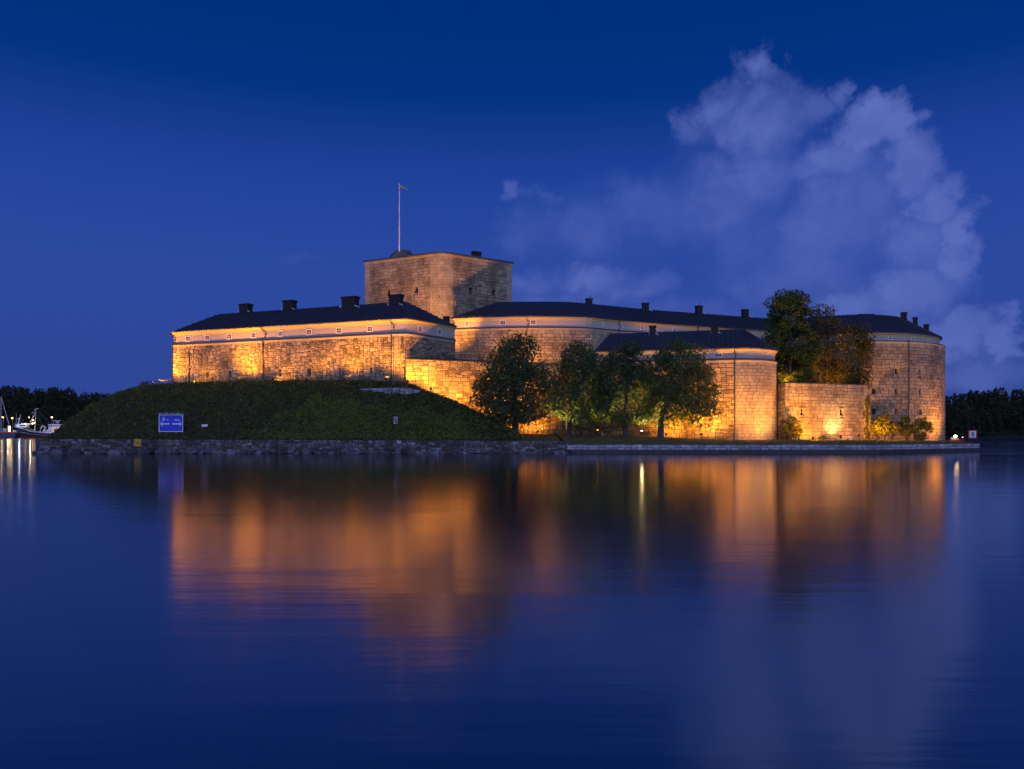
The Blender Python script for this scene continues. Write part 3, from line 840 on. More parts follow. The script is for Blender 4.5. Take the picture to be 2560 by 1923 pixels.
for i in range(len(ring)): rt.add([ring[i], ring[(i + 1) % len(ring)], (cen.x, cen.y, zT + 1.75)], [(0, 1, 2)])
roofT = rt.build('roof', M['metal'], T)
# gabled hatch house and chimney on the tower roof
hx0, hy0 = X(1000, 205.5), 205.5
ang = math.atan2(d1.y, d1.x)
hm = MB()
pr = [(-3.6, 0, -1.2), (3.6, 0, -1.2), (2.9, 0, .35), (1.0, 0, 1.55), (-1.1, 0, 1.6), (-2.6, 0, .7)]
hm.prism(pr, (0, 3.0, 0)); hm.box(1.0, 2.0, .4, 2.2, .9, 1.75)
hh = hm.local('roof_hatch', M['grey_frame'], T); hh.location = Vector((hx0, hy0, Z(634, 205.5) - .85)) - ORG[T.name]; hh.rotation_euler.z = ang
hr = MB(); 
for a, bb in zip(pr[2:5], pr[3:6]): hr.prism([(a[0], -.2, a[2]), (bb[0], -.2, bb[2]), (bb[0], 3.2, bb[2]), (a[0], 3.2, a[2])], (0, 0, .16))
hr.prism([(-2.6, -.2, .7), (-3.8, -.2, -.6), (-3.8, 3.2, -.6), (-2.6, 3.2, .7)], (0, 0, .16)); hr.prism([(2.9, -.2, .35), (3.7, -.2, -.6), (3.7, 3.2, -.6), (2.9, 3.2, .35)], (0, 0, .16))
hr.local('hatch_roof', M['metal'], hh)
ch = MB().box(-1.1, 1.1, -.7, .7, -1.0, 1.0).box(-1.2, 1.2, -.8, .8, 1.002, 1.25).local('chimney', M['brickdark'], roofT)
ch.location = Vector((X(1191, 207), 207, Z(642, 207))) - ORG[roofT.name]; ch.rotation_euler.z = math.atan2(d2.y, d2.x)
# flagpole
yf = 203.0
fp = thing('flagpole', 'tall white flagpole with a small drooping pennant on the tower roof', 'flagpole', (X(998.3, yf), yf, zT + 1.3))
fx = X(998.3, yf); ztop = Z(461, yf)
MB().tube([(fx, yf, zT + 1.2), (fx, yf, zT + 8), (fx, yf, ztop)], .17, 10, .07).build('pole', M['white'], fp)
MB().ball((fx, yf, ztop + .12), .2, 8, 6).build('finial', M['yellow'], fp)
MB().box(fx - .3, fx + .3, yf - .3, yf + .3, zT + 1.15, zT + 1.9).build('pole_foot', M['metal'], fp)
pv, pf = [], []
for i in range(9):
    t = i / 8; h = .5 * (1 - t) + .1
    xx, zz, yy = fx + .15 + 2.1 * t, ztop - .5 - 1.0 * t ** 1.6, yf + .25 * math.sin(t * 7)
    pv += [(xx, yy, zz + h / 2), (xx, yy, zz - h / 2), (xx, yy + .03, zz + h / 2), (xx, yy + .03, zz - h / 2)]
    if i: c = 4 * (i - 1); pf += [(c, c + 1, c + 5, c + 4), (c + 2, c + 6, c + 7, c + 3), (c, c + 4, c + 6, c + 2), (c + 1, c + 3, c + 7, c + 5)]
MB().add(pv, pf).build('pennant', basic('faded pennant cloth', (.3, .24, .08), .8), fp)

# ================================================================== C: rounded bastion in the middle
Cc = thing('fortress_wing', 'rounded stone bastion with low black roof right of the keep', 'building', (4, 186, 14))
lowC = Path([(-11.5, 200), (-13.9, 188.4), (-10, 187.1), (-5, 185.9), (0, 185.2), (5, 185), (10, 185.1), (14.5, 185.4), (17.2, 185.8), (18.8, 186.5), (20.3, 187.6), (22, 188.9), (38, 198)])
zSC, zEC = 28.0, 30.5
wall_sheet(Cc, lowC, 0, lowC.L, 14, zSC, [])
masonry(Cc, lowC, lowC.c[1], lowC.c[9], 16.6, zSC - .5, 'coursed', [], 31)
masonry(Cc, lowC, lowC.c[9], lowC.L, 16.6, zSC - .5, 'ashlar', [], 32)
finish_stones(Cc)
upC = attic(Cc, lowC, zSC, zEC, .35)
for px, w in [(1167, 1.1), (1257, 1.45), (1333, 1.45), (1507, .8), (1554, .9), (1605, 1.2)]:
    s = upC.s_px(px, upC.c[1]); add_attic_window(Cc, upC, s, 29.25 if px < 1450 else 29.35, w, 1.25)
downpipe(Cc, lowC, upC, lowC.s_px(1317, lowC.c[1]), zSC, zEC, 17.6)
downpipe(Cc, lowC, upC, lowC.s_px(1545, lowC.c[9]), zSC, zEC, 22)
evC = [(p.x, p.y, zEC + .14) for p in upC.off(.68).p[1:]]
inn = upC.off(-8.7).p[1:]
R0 = inn[2]
rgC = []
for i, p in enumerate(inn):
    if i < 2: p = R0
    rgC.append((p.x, p.y, 35.45))
# keep the ridge tidy round the convex corner
m8 = (Vector(rgC[6]) + Vector(rgC[10])) / 2 + Vector((-.4, 1.0, 0))
for i in (7, 8, 9, 10): rgC[i] = tuple(Vector(rgC[6]).lerp(Vector(rgC[11]), (i - 6) / 5 * .55) + Vector((0, -.5 * math.sin((i - 6) / 5 * math.pi), 0)))
backC = [(p.x, p.y, zEC + .2) for p in upC.off(-17.0).p[3:]]
polys = []
for i in range(len(evC) - 1):
    polys.append([evC[i], evC[i + 1], rgC[i + 1], rgC[i]] if rgC[i] != rgC[i + 1] else [evC[i], evC[i + 1], rgC[i]])
bk = [Vector(p) + (Vector((0, 9.5, -5))) for p in rgC]
hipback = (evC[0][0] + 2.6, evC[0][1] + 15.5, zEC + .14)
polys += [[evC[0], rgC[0], hipback]]
for i in range(1, len(rgC) - 1):
    polys.append([rgC[i], rgC[i + 1], tuple(bk[i + 1]), tuple(bk[i])])
polys.append([rgC[0], tuple(bk[1]), hipback])
roofC = roof_base(Cc, polys)
roof_ruled(roofC, evC, rgC, .9)
roof_face(roofC, [hipback, evC[0], rgC[0]], .9)
for i, (px, y0, y1, wpx) in enumerate([(1472.5, 763, 747, 17), (1613.5, 773, 758, 17)]):
    Y = 197.5 + i * 6.5
    chimney(roofC, X(px, Y), Y, Z(y0, Y), Z(y1, Y), wpx * Y / FOC, 1.3, .2, cowl=(i == 0))
# low dark lean-to against the keep
MB().prism([(-11.2, 196.5, 31), (-4.0, 193.0, 31), (-4.2, 193.3, 34.6), (-9.0, 196.6, 34.2)], (.5, 2.5, 0)).build('lean_to', M['metal'], Cc)

# ================================================================== D: long rear wing
D = thing('fortress_wing', 'long white attic wing with black roof seen behind the front bastion', 'building', (38, 198, 14))
lowD = Path([(37.2, 197.2), (X(1896, 209), 209), (78, 215.3)])
zSD, zED = 28.0, 30.55
wall_sheet(D, lowD, 0, lowD.L, 12, zSD, [])
masonry(D, lowD, 0, lowD.L, 21, zSD - .5, 'coursed', [], 41)
finish_stones(D, limit=200)
upD = attic(D, lowD, zSD, zED, .9)
for px in (1686.5, 1850, 1885): add_attic_window(D, upD, upD.s_px(px), 29.3, 1.1, 1.2)
downpipe(D, lowD, upD, lowD.s_px(1743), zSD, zED, 24)
dD = (lowD.p[1] - lowD.p[0]).normalized(); nD = Vector((-dD.y, dD.x, 0))
eD0 = upD.p[0] - nD * .68; eD1 = upD.p[2] - nD * .68
rD0 = solve_px(upD.p[0] + nD * 8.6, dD, 1616); rD1 = upD.p[2] + nD * 8.6
zRD = 35.45
eD0, eD1 = Vector((eD0.x, eD0.y, zED + .14)), Vector((eD1.x, eD1.y, zED + .14)); rD0, rD1 = Vector((rD0.x, rD0.y, zRD)), Vector((rD1.x, rD1.y, zRD))
bD0, bD1 = eD0 + nD * 18.5, eD1 + nD * 18.5
fD = [[eD0, eD1, rD1, rD0], [bD1, bD0, rD0, rD1], [eD0, rD0, bD0]]
roofD = roof_base(D, fD)
roof_face(roofD, fD[0], .9); roof_face(roofD, fD[1], 1.8)
for px, y0, y1, wpx, cw in [(1747, 780, 765, 18, True), (1862.5, 788, 774, 17, False)]:
    p = solve_px(Vector((rD0.x, rD0.y, 0)) - nD * .4, dD, px)
    chimney(roofD, p.x, p.y, Z(y0, p.y), Z(y1, p.y), wpx * p.y / FOC, 1.4, math.atan2(dD.y, dD.x), cowl=cw)

# ================================================================== F: front bastion behind the lime trees
Fb = thing('fortress_wing', 'front stone bastion with rounded right corner behind the row of lime trees', 'building', (44, 160, 2.2))
cF, rF = (46.35, 168.8), 9.0
aF = math.degrees(math.atan2(-.976, -.217))
lowF = Path([(19.5, 180), (17.3, 166.1)] + arc(cF, rF, aF, 2, 14) + [(54.9, 185)])
zSF, zEF = 18.3, 20.45
sF0 = lowF.c[1]; sFc = lowF.c[2]; sFe = lowF.c[16]
holesF = []
wall_sheet(Fb, lowF, 0, lowF.L, 0.5, zSF, holesF)
sp = lowF.s_px(1836, sF0)
masonry(Fb, lowF, sF0, sp, 2.0, zSF - .4, 'rubble_big', holesF, 51, None)
masonry(Fb, lowF, sp, sFe, 1.5, zSF - .4, 'ashlar', holesF, 52, None)
finish_stones(Fb)
upF = attic(Fb, lowF, zSF, zEF, .28)
for px, w, cols in [(1640, 1.55, 3), (1715, 1.6, 3), (1795.5, 1.6, 3), (1922.5, 1.1, 2), (1933, .9, 2)]:
    s = upF.s_px(px, upF.c[1], upF.c[14]); add_attic_window(Fb, upF, s, 19.3, w, 1.08, cols)
downpipe(Fb, lowF, upF, sp, zSF, zEF, 2.0, .3)
dF = Vector((.976, -.217, 0)); nF = Vector((.217, .976, 0))
pe = lowF.p[1]
eF = [upF.off(.68).p[i] for i in range(len(upF.p))]
RLF = solve_px(pe + nF * 6.2, dF, 1525); RRF = solve_px(pe + nF * 6.2, dF, 1861)
zRF = Z(826, RRF.y)
v3 = lambda p, z: Vector((p.x, p.y, z))
ev0 = v3(pe - nF * .0 - dF * .2, zEF + .14); arcE = [v3(p, zEF + .14) for p in eF[2:17]]
RLF, RRF = v3(RLF, zRF), v3(RRF, zRF)
bF0, bF1 = v3(pe + nF * 12.6, zEF + .14), v3(arcE[0] + nF * 12.6, zEF + .14)
bF2 = v3(eF[17], zEF + .14)
fF = [[ev0, arcE[0], RRF, RLF], [bF0, ev0, RLF], [bF1, bF0, RLF, RRF], [arcE[-1], bF2, RRF], [bF2, bF1, RRF]] + [[arcE[i], arcE[i + 1], RRF] for i in range(len(arcE) - 1)]
roofF = roof_base(Fb, fF)
roof_face(roofF, fF[0], .95); roof_face(roofF, fF[1], .95)
roof_ruled(roofF, arcE, [RRF] * len(arcE), .95)
for px, y0, y1, wpx in [(1631.5, 832, 815, 18), (1786.5, 829, 811, 20)]:
    p = solve_px(Vector((RLF.x, RLF.y, 0)) - nF * .5, dF, px)
    chimney(roofF, p.x, p.y, Z(y0, p.y), Z(y1, p.y), wpx * p.y / FOC, 1.3, math.atan2(dF.y, dF.x))
# small hooded gun slits beside the trees
for py in (982, 994, 1034, 1047):
    s = lowF.s_px(1796, sF0); Y = lowF.at(s).y; z = Z(py, Y); p = lowF.at(s, .1); t, n = lowF.frame(s)
    big = py in (982, 1034)
    mb = MB()
    xs = (-.4, 0, .4) if big else (-.4, .4)
    for a in xs: mb.cbox(a, -.06, 0, .16, .1, .34 if big else .2)
    if big: mb.cbox(0, -.1, -.25, 1.15, .22, .08)
    o = mb.local('gun_slit', M['black'], Fb); o.location = Vector((p.x, p.y, z)) - ORG[Fb.name]; o.rotation_euler.z = math.atan2(t.y, t.x)

# ================================================================== G: low battery wall on the right
G = thing('battery_wall', 'low stone battery wall with two arched windows beside the rounded bastion', 'wall', (62, 165.4, 2.2))
cG = (73.4, 174.0)
lowG = Path([(55.2, 166.2), (55.6, 162.9)] + arc(cG, 4, -69.3, 5, 9) + [(77.4, 179)])
zG = 13.85
sG = lowG.c[1]; sGe = lowG.c[11]
holesG = []
for px, py, w, h, kind in [(2005, 1030.5, 1.35, 1.5, 'arch'), (2104, 1031.5, 1.15, 1.45, 'arch'), (2160, 1032.5, .9, 1.3, 'arch')]:
    s = lowG.s_px(px, sG, sGe - 1.5); Y = lowG.at(s).y
    holesG.append(add_opening(G, lowG, s, Z(py, Y) - h / 2, w, h, kind, .6))
wall_sheet(G, lowG, 0, lowG.L, 0.5, zG, holesG)
masonry(G, lowG, 0, sG, 1.6, zG - .02, 'rubble_big', [], 61, None)
masonry(G, lowG, sG, lowG.c[2], 1.6, zG - .02, 'coursed', holesG, 62, None)
masonry(G, lowG, lowG.c[2], sGe, 1.6, zG - .02, 'ashlar', holesG, 63, None)
finish_stones(G)
sweep(MB(), lowG, [(.16, zG), (.18, zG + .08), (.12, zG + .12), (-1.4, zG + .3), (-1.4, zG - .7), (-.05, zG)], True).build('coping', M['metal'], G)

# ================================================================== E: great round bastion on the right
Eb = thing('round_bastion', 'great round stone bastion with three rows of gun windows at the right end', 'building', (82, 178, 1.7))
cE, rE = (82.0, 202.0), 24.0
lowE = Path(arc(cE, rE, -158, 40, 66))
zSE, zEE = 24.1, 26.0
holesE = []
for px, rows in [(2184, (979, 1029)), (2241, (929, 979, 1029)), (2300, (931, 981, 1031)), (2345, (934, 985, 1036))]:
    s = lowE.s_px(px, lowE.c[20], lowE.c[45]); Y = lowE.at(s).y
    for py in rows: holesE.append(add_opening(Eb, lowE, s, Z(py, Y) - .68, 1.0 if px < 2340 else 1.2, 1.36, 'shutter', .8))
wall_sheet(Eb, lowE, 0, lowE.L, 0.3, zSE, holesE)
masonry(Eb, lowE, lowE.c[10], lowE.c[46], 1.2, zSE - .4, 'coursed', holesE, 71, None)
finish_stones(Eb)
upE = attic(Eb, lowE, zSE, zEE, 1.2)
for px in (2150, 2226, 2281.5, 2321):
    add_attic_window(Eb, upE, upE.s_px(px, upE.c[15], upE.c[44]), 25.02, 1.05, 1.15, 2)
downpipe(Eb, lowE, upE, lowE.s_px(2270, lowE.c[20], lowE.c[45]), zSE, zEE, 1.5, .5)
evE = [v3(p, zEE + .14) for p in upE.off(.68).p]
rgE = [Vector((cE[0] + 15 * math.cos(R(a)), cE[1] + 15 * math.sin(R(a)), 31.25)) for a in np.linspace(-158, 40, 67)]
inE = [Vector((cE[0] + 6 * math.cos(R(a)), cE[1] + 6 * math.sin(R(a)), 27)) for a in np.linspace(-158, 40, 67)]
pE = [[evE[i], evE[i + 1], rgE[i + 1], rgE[i]] for i in range(66)] + [[rgE[i], rgE[i + 1], inE[i + 1], inE[i]] for i in range(66)]
roofE = roof_base(Eb, pE)
roof_ruled(roofE, evE[8:58], rgE[8:58], 1.1)
for px, y0, y1, wpx, dz in [(2259.5, 799, 781.5, 16, 0), (2288, 806, 787.5, 12, 0), (2316, 829, 811.5, 13, 0)]:
    k2 = (px - MID) / FOC
    # foot on the cone
    best = None
    for rr_ in np.arange(14.5, 22.5, .1):
        for a in np.arange(-75, 20, .5):
            x, y = cE[0] + rr_ * math.cos(R(a)), cE[1] + rr_ * math.sin(R(a)); z = 31.25 - (rr_ - 15) / 8.5 * 5.1
            e2 = abs(x / y - k2) * 2000 + abs(HOR - (z - EYE) / y * FOC - y0)
            if best is None or e2 < best[0]: best = (e2, x, y, z)
    _, x, y, z = best
    chimney(roofE, x, y, z, z + (y0 - y1) * y / FOC, wpx * y / FOC, 1.2, -.4, flash=(px < 2270))
y = 188.2
MB().box(X(2143, y), X(2180, y), y - 1, y + 1.5, Z(796, y), Z(788, y)).box(X(2141, y), X(2182, y), y - 1.2, y + 1.7, Z(788, y) + .002, Z(786.5, y)).build('roof_lantern', M['metal'], roofE)
# ================================================================== quays
QL = thing('quay_wall', 'old rubble stone quay wall under the grassy mound', 'quay', (-40, 140, 0))
lowQ = Path([(-95.5, 169), (-90, 156.5), (-83.2, 141.0), (-82.4, 140.15), (-81, 140), (-40, 140), (9.35, 140), (9.9, 141.5)])
tops = lambda s: float(quay_top(np.array(lowQ.at(s).x)))
for i in range(len(lowQ.c) - 1):
    for a in np.arange(lowQ.c[i], lowQ.c[i + 1], 8.0):
        bb = min(a + 8.0, lowQ.c[i + 1]); zt = tops((a + bb) / 2)
        if bb - a < .5: continue
        masonry(QL, lowQ, a, bb, -.05, zt, 'quay_rubble', [], 80 + i * 20 + int(a))
wall_sheet(QL, lowQ, 0, lowQ.L, -1.5, 2.1, [], 'mortar')
finish_stones(QL)
QR = thing('quay_wall', 'straight quay wall of dressed blocks in front of the lit lawn', 'quay', (40, 140, 0))
lowR = Path([(9.2, 140.25), (9.6, 140.0), (64.4, 140.0), (91.7, 157.0), (94.2, 163), (101.9, 185), (108, 206)])
wall_sheet(QR, lowR, 0, lowR.L, -1.5, .62, [], 'wet', 'tide_band')
core = MB(); sweep(core, lowR, [(.0, .62), (.0, 1.5), (-.6, 1.52), (-.6, .3)]); core.build('wall_core', M['mortar'], QR)
rq = random.Random(4)
for i in range(1, 4):
    a = lowR.c[i]; rects = []
    Ls = lowR.c[i + 1] - a
    for zlo, zhi, wlo, whi in ((1.0, 1.52, .8, 1.35), (.66, .99, .7, 1.9)):
        t = 0
        while t < Ls - .05:
            w = rq.uniform(wlo, whi)
            if Ls - t - w < .5: w = Ls - t
            rects.append((t, t + w, zlo, zhi)); t += w
    masonry(QR, lowR, a, a + Ls, 0, 0, 'ashlar', [], 140 + i, None, 'quay', rects)
finish_stones(QR, 'block')
tag(MB().tube([(X(1425, 139.8), 139.85, -.6), (X(1425, 139.8), 139.85, .75)], .22, 10).build('mooring_pile', M['black'], None), 'short black pile standing in the water at the corner of the two quays', 'pile')
# boulders
bvar = []
for kx in range(5):
    mb = MB().ball((0, 0, 0), 1, 9, 6); vv = []
    for x, y, z in mb.v:
        d = Vector((x, y, z)); nv = noise.noise(d * 1.3 + Vector((kx * 7.1, 3, 1))); n2 = noise.cell(d * 1.9 + Vector((kx * 3.3, 0, 0)))
        d = d * (1 + .38 * nv + .10 * n2); vv.append((d.x, d.y * .8, d.z * .66))
    mb.v = vv; bvar.append(mb.mesh('boulder', M['boulder']))
rb = random.Random(9); x = -84.0; nb = 0
while x < 9.5:
    w = rb.choice([.35, .45, .55, .7, .8, 1.0, 1.25]) * (1.15 if x < -45 else .85 if x < -20 else .62)
    x += w * rb.uniform(.7, 1.1)
    y = 139.7 - w * rb.uniform(.35, .8) if x > -81.5 else 139.9 - w * .3
    o = place('boulder', rb.choice(bvar), None, (x, y, rb.uniform(.0, .26) * (1.2 if x < -30 else .5)), rb.uniform(0, 6.28), (w, w * rb.uniform(.8, 1.1), w * rb.uniform(.62, .95)))
    o.rotation_euler.x = rb.uniform(-.3, .3); o.rotation_euler.y = rb.uniform(-.3, .3)
    tag(o, 'rough grey boulder lying at the waterline along the rubble quay', 'boulder', 'boulders along the foot of the rubble quay'); nb += 1
    if rb.random() < .5 and x < -18:
        w2 = w * .7
        o = place('boulder', rb.choice(bvar), None, (x + rb.uniform(-.4, .4), 139.75, rb.uniform(.5, .85)), rb.uniform(0, 6.28), (w2, w2 * .8, w2 * .8))
        tag(o, 'rough grey boulder lying at the waterline along the rubble quay', 'boulder', 'boulders along the foot of the rubble quay')
    x += w * .45
# dry stone patch on the mound
RW = thing('retaining_wall', 'low pale rubble retaining wall set into the top of the mound', 'wall', (X(980, 147), 147, 11))
pts = []
for px, py in ((900, 973.5), (930, 977), (960, 981), (1000, 985), (1030, 984), (1052, 979.5)):
    y = ground_hit(px, py); pts.append((X(px, y), y - .25, Z(py, y)))
rwp = Path([(a, b) for a, b, c in pts])
topd = [.15, .5, .8, 1.15, .85, .3]
sw = MB()
for i, (a, b2, c) in enumerate(pts): sw.v += [(a, b2 + .02, c - .6), (a, b2 + .02, c + topd[i] - .1), (a, b2 + 1.2, c + topd[i] + .2)]
for i in range(len(pts) - 1): sw.f += [(3 * i, 3 * i + 3, 3 * i + 4, 3 * i + 1), (3 * i + 1, 3 * i + 4, 3 * i + 5, 3 * i + 2)]
sw.build('wall_core', M['mortar'], RW)
for i in range(len(pts) - 1):
    zb = (pts[i][2] + pts[i + 1][2]) / 2 - .15; h = (topd[i] + topd[i + 1]) / 2 + .1
    masonry(RW, rwp, rwp.c[i], rwp.c[i + 1], zb, zb + h, 'quay_rubble', [], 170 + i, None, 'quay')
finish_stones(RW)

# ================================================================== railing on the crest
RF = thing('railing', 'dark iron railing along the top of the mound below the west wing', 'railing', (X(700, 162), 162, 14))
fpts = []
for px in list(range(354, 1017, 12)) + [1016]:
    # just behind the crest
    lo = np.interp(px, [c[0] for c in crest], [c[2] for c in crest]) + .9
    fpts.append((X(px, lo), lo))
pF = Path(fpts)
zg = lambda p: ground_z(p.x, p.y)
rail = MB()
for i in range(len(pF.p) - 1):
    a, bb = pF.p[i], pF.p[i + 1]; za, zb_ = zg(a), zg(bb)
    for h in (1.22, .22): rail.tube([(a.x, a.y, za + h), (bb.x, bb.y, zb_ + h)], .035, 6)
rail.build('rail', M['rail'], RF)
pm = MB().box(-.05, .05, -.05, .05, -.3, 1.38).ball((0, 0, 1.42), .07, 6, 4).mesh('post', M['rail'])
bm_ = MB().box(-.018, .018, -.018, .018, .2, 1.24).mesh('baluster', M['rail'])
base = ORG[RF.name]
for s in np.arange(0, pF.L, 2.3):
    p = pF.at(s); place('post', pm, RF, Vector((p.x, p.y, zg(p))) - base)
for s in np.arange(.12, pF.L, max(.22, pF.L / 296)):
    p = pF.at(s); place('baluster', bm_, RF, Vector((p.x, p.y, zg(p))) - base)
# box cabinet at the left end of the railing
y = float(cY[4]) + .4
cb = thing('utility_cabinet', 'dark metal cabinet at the left end of the crest railing', 'cabinet', (X(362, y), y, ground_z(X(362, y), y)))
g0 = cb.location
MB().box(g0.x - .75, g0.x + .55, y - .35, y + .35, g0.z - .3, g0.z + 1.05).box(g0.x - .82, g0.x + .62, y - .42, y + .42, g0.z + 1.052, g0.z + 1.14).build('body', M['rail'], cb)
MB().box(g0.x - .68, g0.x - .12, y - .38, y - .352, g0.z, g0.z + .95).build('door', M['rail'], cb)

# ================================================================== trees
def tubes_tree(mb, p, d, L, r, depth, rr, tips):
    pts = [Vector(p)]; d = Vector(d).normalized()
    for i in range(4):
        d = (d + Vector((rr.uniform(-.16, .16), rr.uniform(-.16, .16), rr.uniform(-.02, .1)))).normalized()
        pts.append(pts[-1] + d * L / 4)
    mb.tube(pts, r, 7 if depth < 2 else 5, r * .55, caps=False)
    if depth < 2:
        for i in range(3 if depth == 0 else 2):
            q_ = pts[rr.randint(2, 4)]; a = rr.uniform(0, 6.28); e = rr.uniform(.2, .8)
            nd = (d * .6 + Vector((math.cos(a), math.sin(a), e)) * .9).normalized()
            tubes_tree(mb, q_, nd, L * rr.uniform(.5, .75), r * .5, depth + 1, rr, tips)
    tips.append(pts[-1])
def leaf_mesh(name, C, N, size, m, rg, jitter=.55):
    """one leaf spray per centre: two crossed folded quads"""
    n = len(C)
    nor = N + rg.normal(0, jitter, (n, 3)); nor /= np.linalg.norm(nor, axis=1)[:, None] + 1e-9
    t = np.cross(nor, rg.normal(0, 1, (n, 3))); t /= np.linalg.norm(t, axis=1)[:, None] + 1e-9
    u = np.cross(nor, t)
    s = (size * rg.uniform(.6, 1.35, n))[:, None]
    a = C - t * s * .5 ; b = C + u * s * .34 - nor * s * .1; c = C + t * s * .62; d = C - u * s * .34 - nor * s * .1
    V = np.stack([a, b, c, d], 1).reshape(-1, 3)
    Fq = np.arange(4 * n).reshape(n, 4)
    return mesh_np(name, V, Fq, m)
def crown_points(base, prof, lobes, per, rg, clump, flat=.75, squash=1.0, shell=.55, droop=0.0):
    """prof: [(z, radius)] up the crown; lobes of leaf sprays spread through it"""
    zs = np.array([p[0] for p in prof]); rs = np.array([p[1] for p in prof])
    C, N = [], []
    w = rg.uniform(0, 1, 6000); zz = zs[0] + (zs[-1] - zs[0]) * rg.uniform(0, 1, 6000)
    ra = np.interp(zz, zs, rs); keep = w < ra / rs.max(); zz, ra = zz[keep], ra[keep]
    for i in range(lobes):
        a = rg.uniform(0, 2 * np.pi); f = shell + (1 - shell) * rg.uniform(0, 1) ** .6
        if rg.uniform() < .25: f *= rg.uniform(.2, .9)
        r = max(0, ra[i] - clump * .55) * f
        c = np.array([base[0] + r * np.cos(a), base[1] + r * np.sin(a) * squash, base[2] + zz[i]])
        cs = clump * rg.uniform(.6, 1.25)
        n = int(per * (cs / clump) ** 2)
        d = rg.normal(0, 1, (n, 3)); d /= np.linalg.norm(d, axis=1)[:, None]
        rad = cs * rg.uniform(.35, 1.0, n)[:, None] ** .5
        p = c + d * rad * np.array([1, 1, flat])
        if droop: p[:, 2] -= droop * rg.uniform(0, 1, n) ** 2 * cs * 1.6
        C.append(p); N.append(d * .8 + np.array([0, 0, .35]))
    return np.concatenate(C), np.concatenate(N)
def tree(name, label, base, prof, tr, th, m, lobes, per, clump, leaf, seed, group=None, squash=1.0, lean=(0, 0), droop=0.0, limbs=9, crown_off=(0, 0), flat=.75, shell=.55):
    rr = random.Random(seed); rg = np.random.default_rng(seed)
    t = thing(name, label, 'tree', base, 0, group)
    bx, by, bz = base; mb = MB()
    top = prof[-1][0]
    # flared trunk
    pts = [Vector((bx, by, bz - .4)), Vector((bx, by, bz + .15)), Vector((bx + .02, by, bz + .7)), Vector((bx + lean[0] * .3, by, bz + th * .6)), Vector((bx + lean[0], by + lean[1], bz + th)), Vector((bx + lean[0] * 1.5 + crown_off[0] * .6, by, bz + top * .62)), Vector((bx + lean[0] * 1.6 + crown_off[0], by, bz + top * .86))]
    rad = [tr * 1.7, tr * 1.45, tr * 1.02, tr * .9, tr * .82, tr * .4, tr * .12]
    b0 = len(mb.v)
    for i, p in enumerate(pts):
        for j in range(10):
            an = 2 * math.pi * j / 10; r_ = rad[i] * (1 + .14 * math.sin(an * 3 + seed + i * .4))
            mb.v.append((p.x + r_ * math.cos(an), p.y + r_ * math.sin(an), p.z))
    for i in range(len(pts) - 1):
        for j in range(10): mb.f.append((b0 + i * 10 + j, b0 + i * 10 + (j + 1) % 10, b0 + (i + 1) * 10 + (j + 1) % 10, b0 + (i + 1) * 10 + j))
    tips = []
    zs = [p[0] for p in prof]; rs = [p[1] for p in prof]
    for i in range(limbs):
        h = th + (top * .8 - th) * i / limbs + rr.uniform(-.3, .3); an = i * 2.4 + rr.uniform(-.4, .4)
        L = max(1.0, np.interp(h + 1.5, zs, rs) * .75)
        f = min(1, max(0, (h - th) / (top - th)))
        tubes_tree(mb, (bx + lean[0] + crown_off[0] * f, by, bz + h), (math.cos(an), math.sin(an) * squash, .55 + .5 * f), L, tr * .36 * (1 - .5 * f), 0, rr, tips)
    mb.build('trunk', M['bark'], t, smooth=True, org=base)
    C, N = crown_points((bx + crown_off[0], by + crown_off[1], bz), prof, lobes, per, rg, clump, flat, squash, shell, droop)
    me = leaf_mesh('crown', C - np.array(base), N, leaf, M[m], rg)
    o = bpy.data.objects.new('crown', me); link(o, t); ORG[o.name] = Vector(base)
    return t
def lime_prof(h0, top, r, k=.42):
    f = lambda a: h0 + (top - h0) * a
    return [(h0, r * .62), (f(.06), r * .92), (f(.22), r * 1.03), (f(.45), r * .98), (f(.65), r * .84), (f(.8), r * .72), (f(.92), r * .55), (top, r * .32)]
GT = 'lime trees on the lawn before the fortress'
for (px, Yt, crownpx, half, ptop, pbot, trk, lab, sd) in [
    (1288, 150, 1287, 101, 850, 1066, .62, 'dark broad lime tree at the foot of the mound, first from the left', 3),
    (1422, 156, 1450, 76, 860, 1068, .62, 'dark lime tree with flared trunk left of the litter bin', 5),
    (1563, 155, 1568, 76, 859, 1066, .55, 'lime tree with yellow green lit lower leaves, third in the row', 8),
    (1651, 153, 1700, 92, 858, 1072, .62, 'widest dark lime tree spreading right above the picnic table', 12)]:
    bx = X(px, Yt); bz = ground_z(bx, Yt)
    k2 = Yt / FOC; r = half * k2 * 1.13; top = Z(ptop, Yt) - bz; h0 = Z(pbot - 15, Yt) - bz
    tree('lime_tree', lab, (bx, Yt, bz), lime_prof(h0, top, r, .45), trk, 3.4, 'lime', 190 if half > 80 else 150, 78, r * .25, .5, sd, GT, .85, crown_off=((crownpx - px) * k2, 0), flat=.8)
